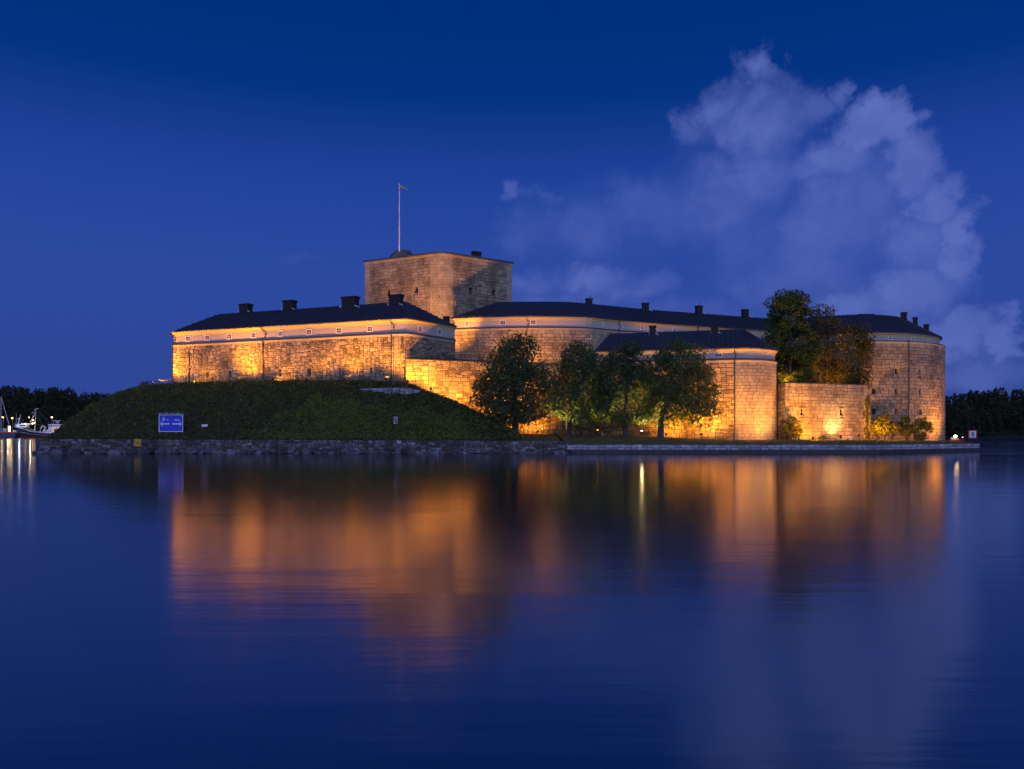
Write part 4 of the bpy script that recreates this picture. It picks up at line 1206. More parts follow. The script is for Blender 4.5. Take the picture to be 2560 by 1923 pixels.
# trees behind the battery wall
def tpl(px0, px1, ptop, pbot, Yt): return X((px0 + px1) / 2, Yt), (px1 - px0) / 2 * Yt / FOC * 1.1, Z(ptop, Yt), Z(pbot, Yt)
cx, r, zt, zb = tpl(1903, 2038, 736, 950, 175)
tree('maple_tree', 'tall dense green maple behind the low battery wall', (cx + .4, 175, 13.1), [(.2, r * .6), (2, r * .85), (5, r * .98), (9, r * 1.0), (13, r * .95), (zt - 13.1 - 2, r * .8), (zt - 13.1, r * .4)], .45, 2.0, 'maple', 150, 130, 1.7, .5, 21, None, .6, flat=.8)
cx, r, zt, zb = tpl(2020, 2118, 766, 955, 176)
tree('birch_tree', 'open rust brown birch between the maple and the weeping birch', (cx - .6, 176, 13.1), [(.4, r * .35), (2, r * .75), (6, r * .95), (10, r), (14, r * .95), (zt - 13.1, r * .55)], .3, 2.2, 'birch', 80, 75, 1.5, .38, 22, None, .45, lean=(.5, 0), droop=.7, limbs=11)
cx, r, zt, zb = tpl(2103, 2196, 802, 965, 172.6)
tree('birch_tree', 'weeping rusty birch hanging over the right end of the battery wall', (cx - 1.0, 172.6, 13.1), [(-.3, r * .45), (1.5, r * .85), (4, r), (8, r * .97), (11, r * .9), (zt - 13.1, r * .5)], .26, 1.8, 'birch', 85, 80, 1.45, .38, 23, None, .5, lean=(.6, 0), droop=1.1, limbs=9)
# shrubs at the wall feet
def shrub(label, px, Yt, w, ptop, m, seed, stems=5, lobes=22, per=70, leaf=.34, group=None, zlow=.6, name='shrub', cat='shrub'):
    bx = X(px, Yt); bz = ground_z(bx, Yt); rr = random.Random(seed); rg = np.random.default_rng(seed)
    h = Z(ptop, Yt) - bz; r = w / 2 * Yt / FOC
    t = thing(name, label, cat, (bx, Yt, bz), 0, group)
    mb = MB()
    for i in range(stems):
        a = rr.uniform(-1, 1); p0 = Vector((bx + a * r * .25, Yt + rr.uniform(-.3, .3), bz - .1)); p2 = Vector((bx + a * r * .75, Yt + rr.uniform(-.5, .5), bz + h * .65))
        pm_ = p0.lerp(p2, .5) + Vector((rr.uniform(-.2, .2), 0, -.15))
        mb.tube([p0, pm_, p2], .09, 6, .03, False)
    mb.build('stems', M['bark'], t, org=(bx, Yt, bz))
    C, N = crown_points((bx, Yt, bz), [(zlow, r * .6), (h * .35 + zlow * .5, r), (h * .7, r * .88), (h * .97, r * .3)], lobes, per, rg, max(.45, min(r, h) * .33), .8, .6)
    o = bpy.data.objects.new('foliage', leaf_mesh('foliage', C - np.array((bx, Yt, bz)), N, leaf, M[m], rg)); link(o, t)
    return t
shrub('round green shrub in the corner between the rounded bastion and battery wall', 1982, 161.0, 52, 1045, 'shrub', 31, 4, 26, 90, .32, zlow=.1)
shrub('tall leafy shrub with bare trunks just right of the battery wall', 2212, 173, 78, 1033, 'shrub', 32, 6, 34, 85, .34, zlow=1.5)
shrub('slim gold lit shrub between two larger shrubs by the round bastion', 2264, 174.5, 44, 1041, 'shrub', 33, 3, 18, 80, .32, zlow=1.0)
shrub('darker bushy shrub furthest right before the round bastion', 2303, 175.5, 56, 1038, 'maple', 34, 4, 26, 85, .34, zlow=.5)
shrub('small low bush against the foot of the battery wall', 2056, 165.3, 26, 1091, 'shrub', 35, 3, 8, 40, .22, zlow=.05)
# ivy on the battery wall's right corner
rg = np.random.default_rng(41)
iv = thing('ivy', 'strip of climbing ivy on the right corner of the battery wall', 'climber', (X(2168, 172.5), 172.5, 2.1))
pts = []
for i in range(900):
    z = 2.2 + 9.3 * rg.uniform() ** 1.15; s = lowG.s_px(2168, lowG.c[4], sGe) if i == 0 else s0_
    s0_ = s
    w = .35 + .35 * math.sin(z * 1.1) ** 2
    p = lowG.at(min(sGe, s + rg.normal(0, w)), rg.uniform(.08, .3)); pts.append((p.x, p.y, z))
C = np.array(pts); N = np.tile(np.array([[.3, -1, .3]]), (len(C), 1))
o = bpy.data.objects.new('foliage', leaf_mesh('foliage', C - np.array(iv.location), N, .3, M['shrub'], rg)); link(o, iv)
MB().tube([(X(2176, 171), 171, 2.0), (X(2173, 171), 171.3, 5), (X(2166, 171.5), 170.9, 8), (X(2166, 171), 170.8, 11)], .07, 6, .03).build('stem', M['bark'], iv)

# ================================================================== rough vegetation on the mound
rg = np.random.default_rng(51)
n = 60000
px_ = rg.uniform(-96, 4, n); t_ = rg.uniform(0, 1, n)
yt = toe(px_); yc = np.interp(px_, cX, cY)
py_ = yt - .6 + (yc + 1.2 - yt) * t_
ok = (py_ > yt - .7)
px_, py_ = px_[ok], py_[ok]
pz_ = hill_z(px_, py_)
# nettle patch on the lower right flank, edge wandering
PXI = px_ / py_ * FOC + MID; PYI = HOR - (pz_ - EYE) / py_ * FOC
edge = 640 + 70 * np.sin(PYI * .09) + 30 * np.sin(PYI * .31)
upper = 1003 + 18 * np.sin(PXI * .021) + 9 * np.sin(PXI * .07) + np.clip(PXI - 1000, 0, 400) * .42 + np.clip(800 - PXI, 0, 300) * .22
isn = rg.uniform(0, 1, len(px_)) < .04 + .86 * np.clip(np.minimum((PXI - edge) / 130, (PYI - upper) / 26), 0, 1)
def blades(nm, xs, ys, zs, hmin, hmax, w, m):
    n = len(xs); h = rg.uniform(hmin, hmax, n); a = rg.uniform(0, np.pi, n); ln = rg.normal(0, .35, (n, 2)) * h[:, None]
    ww = w * rg.uniform(.6, 1.4, n)
    B = np.stack([xs, ys, zs - .06], 1); T_ = B + np.stack([ln[:, 0], ln[:, 1], h], 1)
    sd = np.stack([np.cos(a) * ww, np.sin(a) * ww, np.zeros(n)], 1)
    md = B * .45 + T_ * .55 + np.stack([ln[:, 0] * -.1, ln[:, 1] * -.1, h * .06], 1)
    V = np.stack([B - sd * .6, B + sd * .6, md + sd, T_, md - sd], 1).reshape(-1, 3)
    return mesh_np(nm, V, np.arange(5 * n).reshape(n, 5), m)
clump = .5 + .5 * np.sin(px_ * .8 + 2 * np.sin(py_ * .4)) * np.sin(py_ * 1.1 + px_ * .23)
g_ = ~isn
hsc = (.45 + .75 * clump)
o = bpy.data.objects.new('grass', blades('grass', px_[g_], py_[g_], pz_[g_], .18, .55, .09, M['grass'])); tag(link(o), kind='stuff')
C = np.stack([px_[isn], py_[isn], pz_[isn] + rg.uniform(.05, .6, isn.sum())], 1)
C = np.concatenate([C, C + rg.normal(0, .3, C.shape), C + rg.normal(0, .25, C.shape), C + rg.normal(0, .25, C.shape)])
o = bpy.data.objects.new('nettles', leaf_mesh('nettles', C, np.tile(np.array([[0, -.5, .8]]), (len(C), 1)), .3, M['nettle'], rg, .8)); tag(link(o), kind='stuff')
# scrub clumps
ci = rg.choice(np.where(g_)[0], 420)
Cs, Ns = [], []
for i in ci:
    r_ = rg.uniform(.35, .95); k_ = int(60 * r_); d = rg.normal(0, 1, (k_, 3)); d /= np.linalg.norm(d, axis=1)[:, None]; d[:, 2] = np.abs(d[:, 2])
    Cs.append(np.array([px_[i], py_[i], pz_[i] - .1]) + d * r_ * rg.uniform(.5, 1, (k_, 1)) * np.array([1.2, 1, .8])); Ns.append(d)
o = bpy.data.objects.new('undergrowth', leaf_mesh('undergrowth', np.concatenate(Cs), np.concatenate(Ns), .3, M['grass'], rg, .6)); tag(link(o), kind='stuff')
# lawn tufts
n = 9000; xs = rg.uniform(-2, 104, n); t_ = rg.uniform(0, 1, n) ** .8
y0 = np.where(xs < 64.4, 140.3, np.where(xs < 91.7, 140.3 + (xs - 64.4) * .6227, 157.4 + (xs - 91.7) * 2.94)); ys = y0 + 24 * t_
zs = np.array([max(lawn_z(a, b), hill_z(a, b) if a < 9.4 else -9) for a, b in zip(xs, ys)])
o = bpy.data.objects.new('grass', blades('grass', xs, ys, zs, .05, .16, .1, M['grass'])); tag(link(o), kind='stuff')

# ================================================================== signs
def glyph8(mb, cx, cz, h, w, th, y, n=16):
    for (oz, rh, rw) in ((h * .235, h * .265, w * .42), (-h * .215, h * .285, w * .5)):
        ring_o = [(cx + rw * math.cos(2 * math.pi * i / n), y, cz + oz + rh * math.sin(2 * math.pi * i / n)) for i in range(n)]
        ring_i = [(cx + (rw - th) * math.cos(2 * math.pi * i / n), y, cz + oz + (rh - th) * math.sin(2 * math.pi * i / n)) for i in range(n)]
        mb.add(ring_o + ring_i, [(i, (i + 1) % n, n + (i + 1) % n, n + i) for i in range(n)]); y -= .004
def speed_sign(label, px, Yt, zc, size, rz, gz, border='red'):
    bx = X(px, Yt); t = thing('speed_sign', label, 'sign', (bx, Yt, gz), rz, 'number eight speed limit signs')
    s = size / 2; zc = zc - gz
    bd = MB().box(-s, s, -.05, .05, zc - s, zc + s).local('border', M[border], t)
    MB().box(-s * .74, s * .74, -.062, -.052, zc - s * .74, zc + s * .74).local('panel', M['white'], t)
    g = MB(); glyph8(g, 0, zc, s * 1.12, s * .84, s * .19, -.068); g.local('figure', M['black'], t)
    for a in (-s * .45, s * .45): MB().tube([(a, .1, -.5), (a, .1, zc + s * .8)], .05, 8).local('post', M['black'], t)
    return t
Yt = 158.2; speed_sign('square red bordered sign with a black 8 at the right quay tip', 2431.5, Yt, Z(1086, Yt), 1.72, 0, float(lawn_z(X(2431, Yt), Yt)))
yS = ground_hit(988, 1076); xS = X(988, yS)
speed_sign('narrow angled sign with a black 8 standing in the nettles', 988.5, yS, Z(1051, yS), 1.8, R(67), ground_z(xS, yS), 'black')
# blue direction board
Yb = ground_hit(428, 1086); xb = X(427.5, Yb); gb = ground_z(xb, Yb); k2 = Yb / FOC
bs = thing('direction_board', 'large blue harbour board with two white arrows and boat symbols', 'sign', (xb, Yb, gb), R(2))
w2, zl, zh = 30 * k2, Z(1080, Yb) - gb, Z(1036.5, Yb) - gb
MB().box(-w2, w2, -.04, .04, zl, zh).local('board', M['blue'], bs)
fr = MB(); e = .13
fr.box(-w2, w2, -.06, -.042, zl, zl + e).box(-w2, w2, -.06, -.042, zh - e, zh).box(-w2, -w2 + e, -.06, -.042, zl + e, zh - e).box(w2 - e, w2, -.06, -.042, zl + e, zh - e)
fr.local('border', M['white'], bs)
mid = (zl + zh) / 2
def flat(pts, y=-.05): return [(a, y, c) for a, c in pts]
def arrow(sg, cx):
    L = .86; mb = MB(); zc = mid - .12
    mb.prism(flat([(cx - sg * .4, zc - .12), (cx + sg * L * .75, zc - .12), (cx + sg * L * .75, zc + .12), (cx - sg * .75, zc + .12), (cx - sg * .75, zc - .12)][1:] ), (0, -.012, 0))
    tip = cx + sg * (L + .05)
    for d in (1, -1): mb.prism(flat([(tip, zc), (tip - sg * .3, zc + d * .42), (tip - sg * .42, zc + d * .38), (tip - sg * .2, zc)], -.051), (0, -.012, 0))
    mb.local('arrow', M['white'], bs)
arrow(-1, -w2 * .46); arrow(1, w2 * .46)
bo = MB(); zc = mid + .62; cx = -w2 * .6
bo.prism(flat([(cx - .28, zc - .02), (cx + .24, zc - .02), (cx + .16, zc - .16), (cx - .2, zc - .16)]), (0, -.012, 0))
bo.prism(flat([(cx + .0, zc + .06), (cx + .26, zc + .06), (cx + .04, zc + .6)]), (0, -.012, 0)); bo.prism(flat([(cx - .05, zc + .06), (cx - .24, zc + .06), (cx - .06, zc + .4)]), (0, -.012, 0))
bo.local('sailboat_symbol', M['white'], bs)
m1 = MB().prism(flat([(-w2 * .36, zc - .1), (-w2 * .1, zc - .06), (-w2 * .2, zc - .02), (-w2 * .28, zc + .06), (-w2 * .36, zc + .05)]), (0, -.012, 0)); m1.local('boat_symbol', M['white'], bs)
cx = w2 * .5
m2 = MB().prism(flat([(cx - .5, zc - .14), (cx + .45, zc - .14), (cx + .5, zc + .0), (cx - .1, zc - .0), (cx - .16, zc + .22), (cx - .24, zc + .1)]), (0, -.012, 0)); m2.local('boat_symbol', M['white'], bs)
tx = MB(); rt_ = random.Random(2)
for (cx, zc, n_, h) in ((0, zh - .42, 12, .16), (-w2 * .5, mid - .78, 8, .17), (-w2 * .5, mid - 1.12, 6, .14), (w2 * .5, mid - .78, 7, .17), (w2 * .5, mid - 1.12, 6, .14)):
    for i in range(n_):
        a = cx + (i - (n_ - 1) / 2) * .15; tx.box(a - .045, a + .02, -.052, -.042, zc - h / 2, zc + h / 2 * rt_.choice([1, 1, .4])); tx.box(a + .022, a + .05, -.052, -.042, zc + h / 2 * rt_.choice([-.9, -.2, .3]), zc + h / 2)
tx.local('worn_lettering', M['bluetxt'], bs)
for a in (-w2 * .95, -w2 * .45, w2 * .45, w2 * .95): MB().tube([(a, .12, -.5), (a, .12, zh + .15)], .05, 8).local('leg', M['steel'], bs)
for i in range(4):
    a = -w2 * .9 + i * w2 * .5
    lm = MB().tube([(a + .9, .05, zh - .1), (a + .9, -.1, zh + .42)], .03, 6).tube([(a + .9, -.1, zh + .42), (a - .05, -.75, zh + .16)], .035, 6)
    lm.cbox(a + .25, -.62, zh + .2, .75, .16, .1)
    lm.local('lamp_arm', M['steel'], bs)
# small signs
Yw = ground_hit(513, 1073); xw = X(513, Yw); gw = ground_z(xw, Yw)
ws = thing('name_board', 'small white board lying on the slope right of the blue board', 'sign', (xw, Yw, gw)); k2 = Yw / FOC
MB().prism([(xw - 7.5 * k2, Yw - .3, Z(1067.5, Yw)), (xw + 6 * k2, Yw - .3, Z(1067, Yw)), (xw + 8 * k2, Yw - .3, Z(1064, Yw)), (xw + 7.6 * k2, Yw - .3, Z(1060.8, Yw)), (xw - 7.5 * k2, Yw - .3, Z(1061.5, Yw))], (0, .06, 0)).build('board', M['white'], ws)
for a in (-.35, .35): MB().tube([(xw + a, Yw - .2, gw - .4), (xw + a, Yw - .2, Z(1062, Yw))], .035, 6).build('stake', M['wood'], ws)
yy = 139.62; k2 = yy / FOC; xy = X(344, yy)
ys_ = thing('warning_sign', 'yellow rectangular cable sign with dark marks fixed to the quay wall', 'sign', (xy, yy, Z(1116, yy)))
MB().prism([(xy - 9.2 * k2, yy, Z(1116.2, yy)), (xy + 7.6 * k2, yy, Z(1116.2, yy)), (xy + 9.6 * k2, yy - .02, Z(1098, yy)), (xy - 7.8 * k2, yy - .02, Z(1098, yy))], (0, .06, 0)).build('plate', M['yellow'], ys_)
mk = MB()
for a, c in ((-5, 1103), (5.2, 1102.5), (-5.6, 1112.5), (4, 1112)): mk.prism([(xy + (a - .7) * k2, yy - .04, Z(c + 2, yy)), (xy + (a + .6) * k2, yy - .04, Z(c + 2, yy)), (xy + (a + .9) * k2, yy - .04, Z(c - 2, yy)), (xy + (a - .3) * k2, yy - .04, Z(c - 2, yy))], (0, .014, 0))
for i in range(5): mk.cbox(xy + (-2.6 + i * 1.3) * k2, yy - .035, Z(1107 + (i % 2), yy), .05, .012, .3)
mk.build('mark', M['wood'], ys_)
for a in (-.3, .3): MB().box(xy + a - .03, xy + a + .03, yy + .06, yy + .4, Z(1108, yy) - .04, Z(1108, yy) + .04).build('bracket', M['steel'], ys_)

# ================================================================== lawn furniture
Yl = 157.5; xl = X(1455.5, Yl); gl = ground_z(xl, Yl)
bn = thing('litter_bin', 'dark red litter bin standing on the lawn between two lime trees', 'bin', (xl, Yl, gl))
bb = MB(); 
for i, (z, r) in enumerate([(0, .26), (.04, .3), (.85, .32), (.9, .3)]): pass
bb.tube([(xl, Yl, gl - .05), (xl, Yl, gl + .45), (xl, Yl, gl + .9)], .27, 14, .31); bb.build('body', basic('dark red bin paint', (.05, .012, .012), .5), bn, smooth=False)
MB().tube([(xl, Yl, gl + .9), (xl, Yl, gl + .98)], .34, 14).tube([(xl, Yl, gl + .98), (xl, Yl, gl + 1.08)], .34, 14, .15).build('lid', M['black'], bn)
for z in (.2, .5, .8): MB().tube([(xl, Yl, gl + z), (xl, Yl, gl + z + .04)], .325, 14).build('band', M['black'], bn)
Yp = 147.5; xp = X(1647, Yp); gp = ground_z(xp, Yp)
pt = thing('picnic_table', 'dark wooden picnic table with attached benches under the widest lime tree', 'picnic table', (xp, Yp, gp), R(-38))
for i in range(5): MB().box(-1.5, 1.5, -.4 + i * .16, -.26 + i * .16, .70, .75).local('table_plank', M['wood'], pt)
for sgn in (-1, 1):
    for j in range(2): MB().box(-1.5, 1.5, sgn * .8 - .15 + j * .16, sgn * .8 - .01 + j * .16, .42, .47).local('bench_plank', M['wood'], pt)
for xx in (-1.05, 1.05):
    f = MB(); f.prism([(xx, -.75, -.05), (xx, -.64, -.05), (xx, -.2, .69), (xx, -.3, .69)], (.06, 0, 0)); f.prism([(xx, .75, -.05), (xx, .64, -.05), (xx, .2, .69), (xx, .3, .69)], (.06, 0, 0))
    f.box(xx + .061, xx + .12, -.95, .95, .33, .415); f.box(xx + .061, xx + .12, -.4, .4, .62, .695); f.local('leg_frame', M['wood'], pt)
Yn = 163.2; xn = X(2127, Yn); gn = ground_z(xn, Yn)
be = thing('park_bench', 'pale wooden park bench on the lawn before the battery wall', 'bench', (xn, Yn, gn), R(6))
for i in range(3): MB().box(-.8, .8, -.25 + i * .16, -.11 + i * .16, .42, .46).local('seat_plank', M['palewood'], be)
for i in range(2): MB().prism([(-.8, .27 + i * .05, .58 + i * .17), (-.8, .31 + i * .05, .57 + i * .17), (-.8, .35 + i * .05, .71 + i * .17), (-.8, .31 + i * .05, .72 + i * .17)], (1.6, 0, 0)).local('back_plank', M['palewood'], be)
for xx in (-.62, .62):
    MB().box(xx - .04, xx + .04, -.22, -.15, -.05, .419).box(xx - .04, xx + .04, .2, .27, -.05, .419).box(xx - .035, xx + .035, -.24, .28, .36, .418).prism([(xx - .04, .2, .42), (xx - .04, .27, .42), (xx - .04, .42, .95), (xx - .04, .37, .95)], (.08, 0, 0)).local('leg', M['rail'], be)
for px, Yk, lab in ((1506, 160, 'short pale stake on the lawn left of the third lime tree'), (1993, 157.5, 'short pale stake beside the round green shrub'), (2329, 171.5, 'short pale stake near the foot of the round bastion')):
    xk = X(px, Yk); gk = ground_z(xk, Yk)
    tag(MB().tube([(xk, Yk, gk - .3), (xk, Yk, gk + .55), (xk, Yk, gk + .72)], .09, 8).build('bollard', M['palewood'], None), lab, 'stake', 'pale stakes on the lawn')

# ================================================================== floodlights
def floodlight(label, x, y, target, power, cone=110, h=.9, blend=.6, col=AMBER, lens='lens', g=None, head=.42, size=.18, post=True):
    g = ground_z(x, y) if g is None else g
    t = thing('floodlight', label, 'floodlight', (x, y, g), 0, 'floodlights round the fortress')
    L = Vector((x, y, g + h)); d = (Vector(target) - L).normalized()
    rot = d.to_track_quat('-Z', 'Y').to_euler()
    if post: MB().tube([(x, y, g - .3), (x, y, g + h)], .05, 8).build('post', M['black'], t)
    hd = MB(); a = head / 2
    hd.box(-a, a, -a * .75, a * .75, -.1, .12); hd.box(-a * .7, a * .7, -a * .5, a * .5, .122, .22)
    hd.box(-a, a, -a * .8, -a * .75 - .002, -.2, .1); hd.box(-a * 1.0, a * 1.0, a * .75 + .002, a * .8, -.16, .1)
    o = hd.local('lamp_head', M['black'], t); o.location = (0, 0, h); o.rotation_euler = rot
    l2 = MB().box(-a * .88, a * .88, -a * .66, a * .66, -.115, -.103).local('lens', M[lens], o)
    ld = bpy.data.lights.new('flood', 'SPOT'); ld.energy = power; ld.color = col; ld.spot_size = R(cone); ld.spot_blend = blend; ld.shadow_soft_size = size
    lo = bpy.data.objects.new('lamp_beam', ld); link(lo, t); lo.location = Vector((0, 0, h)) + d * .22; lo.rotation_euler = rot
    return t
def wl(path, px, out, lo=0, hi=None):
    p = path.at(path.s_px(px, lo, hi), out); return p
def aim(path, px, z, lo=0, hi=None):
    p = path.at(path.s_px(px, lo, hi)); return (p.x, p.y, z)
KW = 1000.0
fl = []
for px, out, tz, pw, lab in [(468, 5.0, 26.5, 24, 'floodlight behind the railing at the left end of the west wing'), (548, 4.6, 17, 3.2, 'added fill floodlight behind the railing between the first two shuttered windows'), (645, 5.0, 26, 21, 'floodlight behind the railing beside the middle downpipe'), (738, 4.6, 17, 3.2, 'added fill floodlight behind the railing between the third and fourth small windows'), (815, 4.6, 25, 6, 'low floodlight behind the railing left of the first lit window'), (900, 4.8, 26, 16, 'floodlight on a post behind the railing below the lit windows'), (990, 4.2, 26, 11, 'floodlight by the right end of the railing')]:  # the weak low-aimed lamps are added fill for dark gaps on the wall
    p = wl(lowA, px, out, sA0, sA1); floodlight(lab, p.x, p.y, aim(lowA, px, tz, sA0, sA1), pw * KW, 165 if tz < 20 else 128, .75, 1.0)
yv = 176.0
floodlight('small floodlight showing above the railing against the sky', X(405, yv), yv, (P0.x + 1, P0.y + 8, 20), 0.06 * KW, 120, 1.5, head=.26)
for px, out, tz, pw, lab, cone, h in [(1058, 4.8, 19, 7, 'floodlight low behind the crest near the end of the railing', 150, .7), (1106, 6.5, 17, 8, 'floodlight on a tall post on the shoulder of the mound', 150, 1.25), (1160, 5.0, 16, 8, 'floodlight hidden low behind the mound shoulder', 150, .6), (1235, 5.0, 13, 12, 'floodlight at the wall foot behind the first lime tree', 170, .6)]:
    p = wl(lowB, px, out); floodlight(lab, p.x, p.y, aim(lowB, px, tz), pw * KW, cone, h, 1.0)
for px, y, tgt, pw, lab, h, ln in [
    (1344, 160.2, (4, 168.2, 9), 8, 'low broad floodlight left of a taller one beside the first lime tree', .75, 'lens'),
    (1354.5, 160.2, (11, 156, 10), 9, 'taller floodlight of the pair beside the first lime tree', 1.15, 'lens'),
    (1494, 162.0, (19, 157.5, 11), 10, 'floodlight with a pale lamp left of the third lime tree', 1.05, 'lens'),
    (1604, 160.5, (27.5, 154, 9.5), 16, 'bright white floodlight facing the water right of the third lime tree', 1.15, 'hot')]:
    x = X(px, y); floodlight(lab, x, y, tgt, pw * KW, 96, h, .8, lens=ln, size=.3, col=AMBER if px == 1344 else (1, .76, .3))
p = wl(lowF, 1765, 6.0, sF0); floodlight('dark floodlight on a post before the front bastion wall', p.x, p.y, aim(lowF, 1790, 15, sF0), 24 * KW, 160, 1.0, 1.0)
p = wl(lowF, 1690, 5.0, sF0); floodlight('floodlight at the wall foot behind the widest lime tree', p.x, p.y, aim(lowF, 1690, 9, sF0), 7 * KW, 172, .7, 1.0)
p = wl(lowF, 1905, 4.2, sF0, sFe); floodlight('floodlight hidden by the round shrub aimed at the rounded corner', p.x + .6, p.y, aim(lowF, 1905, 12, sF0, sFe), 4.5 * KW, 140, .6, 1.0, col=(1, .46, .1))
y = 152.5; x = X(1968.5, y); floodlight('dark floodlight on a thin post left of the round shrub', x, y, aim(lowF, 1860, 12, sF0, sFe), 11 * KW, 160, 1.15, 1.0)
p = wl(lowG, 2082, 3.0, sG, sGe); floodlight('floodlight close under the battery wall throwing a white hot patch', p.x + .6, p.y, aim(lowG, 2080, 5.6, sG, sGe), 7 * KW, 84, .7, 1.0, col=(1, .56, .2))
p = wl(lowG, 2030, 6.5, sG, sGe); floodlight('low floodlight before the middle of the battery wall', p.x, p.y, aim(lowG, 2040, 9, sG, sGe), 22 * KW, 172, .5, 1.0)
y = 163.0; x = X(2147, y); floodlight('white lit floodlight right of the park bench', x, y, aim(lowG, 2165, 8, sG, sGe), 3 * KW, 172, 1.0, 1.0, lens='hot')
y = 164.5; x = X(2213, y); floodlight('round floodlight before the gold lit shrubs', x, y, (X(2225, 173), 173, 5.0), 5 * KW, 172, 1.0, 1.0)
p = wl(lowE, 2338, 6.0, lowE.c[20], lowE.c[45]); floodlight('floodlight at the foot of the round bastion near the quay tip', p.x, p.y, aim(lowE, 2315, 12, lowE.c[20], lowE.c[45]), 10 * KW, 165, .9, 1.0, lens='hot')
y = 169.0; x = X(2196, y); floodlight('floodlight behind the tall leafy shrub aimed up at the round bastion', x, y, aim(lowE, 2240, 16, lowE.c[20], lowE.c[45]), 13 * KW, 130, .7, 1.0)
# wide floods that wash the upper walls, tower and trees
x, y = -13.0, 171.6; floodlight('floodlight on the courtyard between wing and keep', x, y, (-17.5, 201, 42), 55 * KW, 54, .8, g=17.55, size=.7)
x, y = -33.0, 186.5; floodlight('floodlight in the yard behind the west wing roof', x, y, (-29, 205, 42), 20 * KW, 100, .8, g=17.5)
x, y = 3.0, 174.5; floodlight('floodlight on the curtain wall terrace aimed at the rounded bastion', x, y, (4, 185, 27), 12 * KW, 150, .8, 1.0, g=17.55)
x, y = 67.5, 170.8; floodlight('floodlight on the terrace under the rusty birches', x, y, (71, 176, 20), 5 * KW, 140, .6, 1.0, g=13.15)
x, y = 59.0, 171.5; floodlight('floodlight on the terrace at the foot of the tall maple', x, y, (60, 175, 22), 3 * KW, 150, .6, 1.0, g=13.15)
x, y = 31.0, 186.0; floodlight('floodlight behind the front bastion roof aimed at the rear wing', x, y, (45, 201, 30), 5 * KW, 130, .8, 1.0, g=18.5)

# ================================================================== boats and the far harbour on the left
YS = 640.0; ks = YS / FOC
def SX(px): return X(px, YS)
def SZ(py): return Z(py, YS) - 0.0
sh = thing('fishing_ship', 'navy hulled fishing ship with white wheelhouse moored at the far left', 'ship', (SX(100), YS, 0))
wl_ = 1095.0
st = [(37, 1066, .2), (42, 1067, 1.6), (50, 1068.5, 2.8), (62, 1071, 3.6), (74, 1073.5, 3.9), (79, 1076.5, 4), (90, 1079, 4), (108, 1081.2, 4), (130, 1082.5, 3.8), (150, 1083, 3.4), (163, 1082.5, 2.8), (167, 1082, 2.2)]
hv, hf = [], []
rows = [0, .33, .58, .62, 1.0]
for (px, py, bm2) in st:
    zt = SZ(py); x = SX(px)
    for fz in rows:
        z = zt * fz - .3; rake = (1 - fz) * (3.5 if px < 45 else 2.4 if px < 55 else 1.0 if px < 70 else 0) - (0 if px < 160 else (1 - fz) * 1.6)
        w = bm2 * (.55 + .45 * fz ** .7)
        hv += [(x + rake, YS - w, z), (x + rake, YS + w, z)]
nr = len(rows)
def hull_part(lo, hi, nm, mt):
    mb = MB()
    for i in range(len(st)):
        for r_ in range(lo, hi + 1): mb.v += [hv[(i * nr + r_) * 2], hv[(i * nr + r_) * 2 + 1]]
    k_ = hi - lo + 1
    for i in range(len(st) - 1):
        for r_ in range(k_ - 1):
            a = (i * k_ + r_) * 2; c = ((i + 1) * k_ + r_) * 2
            mb.f += [(a, c, c + 2, a + 2), (a + 1, a + 3, c + 3, c + 1)]
    for i in (0, len(st) - 1):
        for r_ in range(k_ - 1): a = (i * k_ + r_) * 2; mb.f.append((a, a + 1, a + 3, a + 2))
    mb.build(nm, M[mt], sh)
hull_part(0, 1, 'lower_hull', 'redhull'); hull_part(1, 2, 'hull', 'navy'); hull_part(2, 3, 'white_stripe', 'white'); hull_part(3, 4, 'topsides', 'navy')
dk = MB()
for i in range(len(st) - 1):
    (p0, y0_, b0_), (p1, y1_, b1_) = st[i], st[i + 1]
    z0_, z1_ = SZ(y0_) - .5, SZ(y1_) - .5
    dk.add([(SX(p0), YS - b0_ * .95, z0_), (SX(p1), YS - b1_ * .95, z1_), (SX(p1), YS + b1_ * .95, z1_), (SX(p0), YS + b0_ * .95, z0_)], [(0, 1, 2, 3)])
dk.build('deck', M['wood'], sh)
bw = MB()
for i in range(len(st) - 1):
    (p0, y0_, b0_), (p1, y1_, b1_) = st[i], st[i + 1]
    for sg in (-1, 1): bw.tube([(SX(p0), YS + sg * b0_, SZ(y0_) - .25), (SX(p1), YS + sg * b1_, SZ(y1_) - .25)], .17, 6)
bw.build('gunwale', M['white'], sh)
def sbox(mb, a, c, t, bt, hw): return mb.box(SX(a), SX(c), YS - hw, YS + hw, SZ(bt), SZ(t))
wh = MB(); sbox(wh, 126, 160, 1061.5, 1074.2, 2.8); sbox(wh, 116, 164, 1074.2, 1083.5, 3.3); wh.build('wheelhouse', M['white'], sh)
sbox(MB(), 124.5, 162, 1060.6, 1061.5, 3.1).build('wheelhouse_roof', M['white'], sh)
for i in range(6): sbox(MB(), 127.6 + i * 5.3, 130.4 + i * 5.3, 1063.3, 1067.2, 2.85).build('window', M['glass'], sh)
for px in (120, 131, 141, 153): sbox(MB(), px, px + 2.6, 1076.2, 1079, 3.35).build('window', M['glass'], sh)
fo = MB(); sbox(fo, 43, 70, 1061, 1068.5, 2.2); sbox(fo, 56, 80, 1058.8, 1061, 1.8); fo.build('forecastle', M['white'], sh)
sbox(MB(), 54, 68, 1062.2, 1066, 2.25).build('shelter_opening', M['navy'], sh)
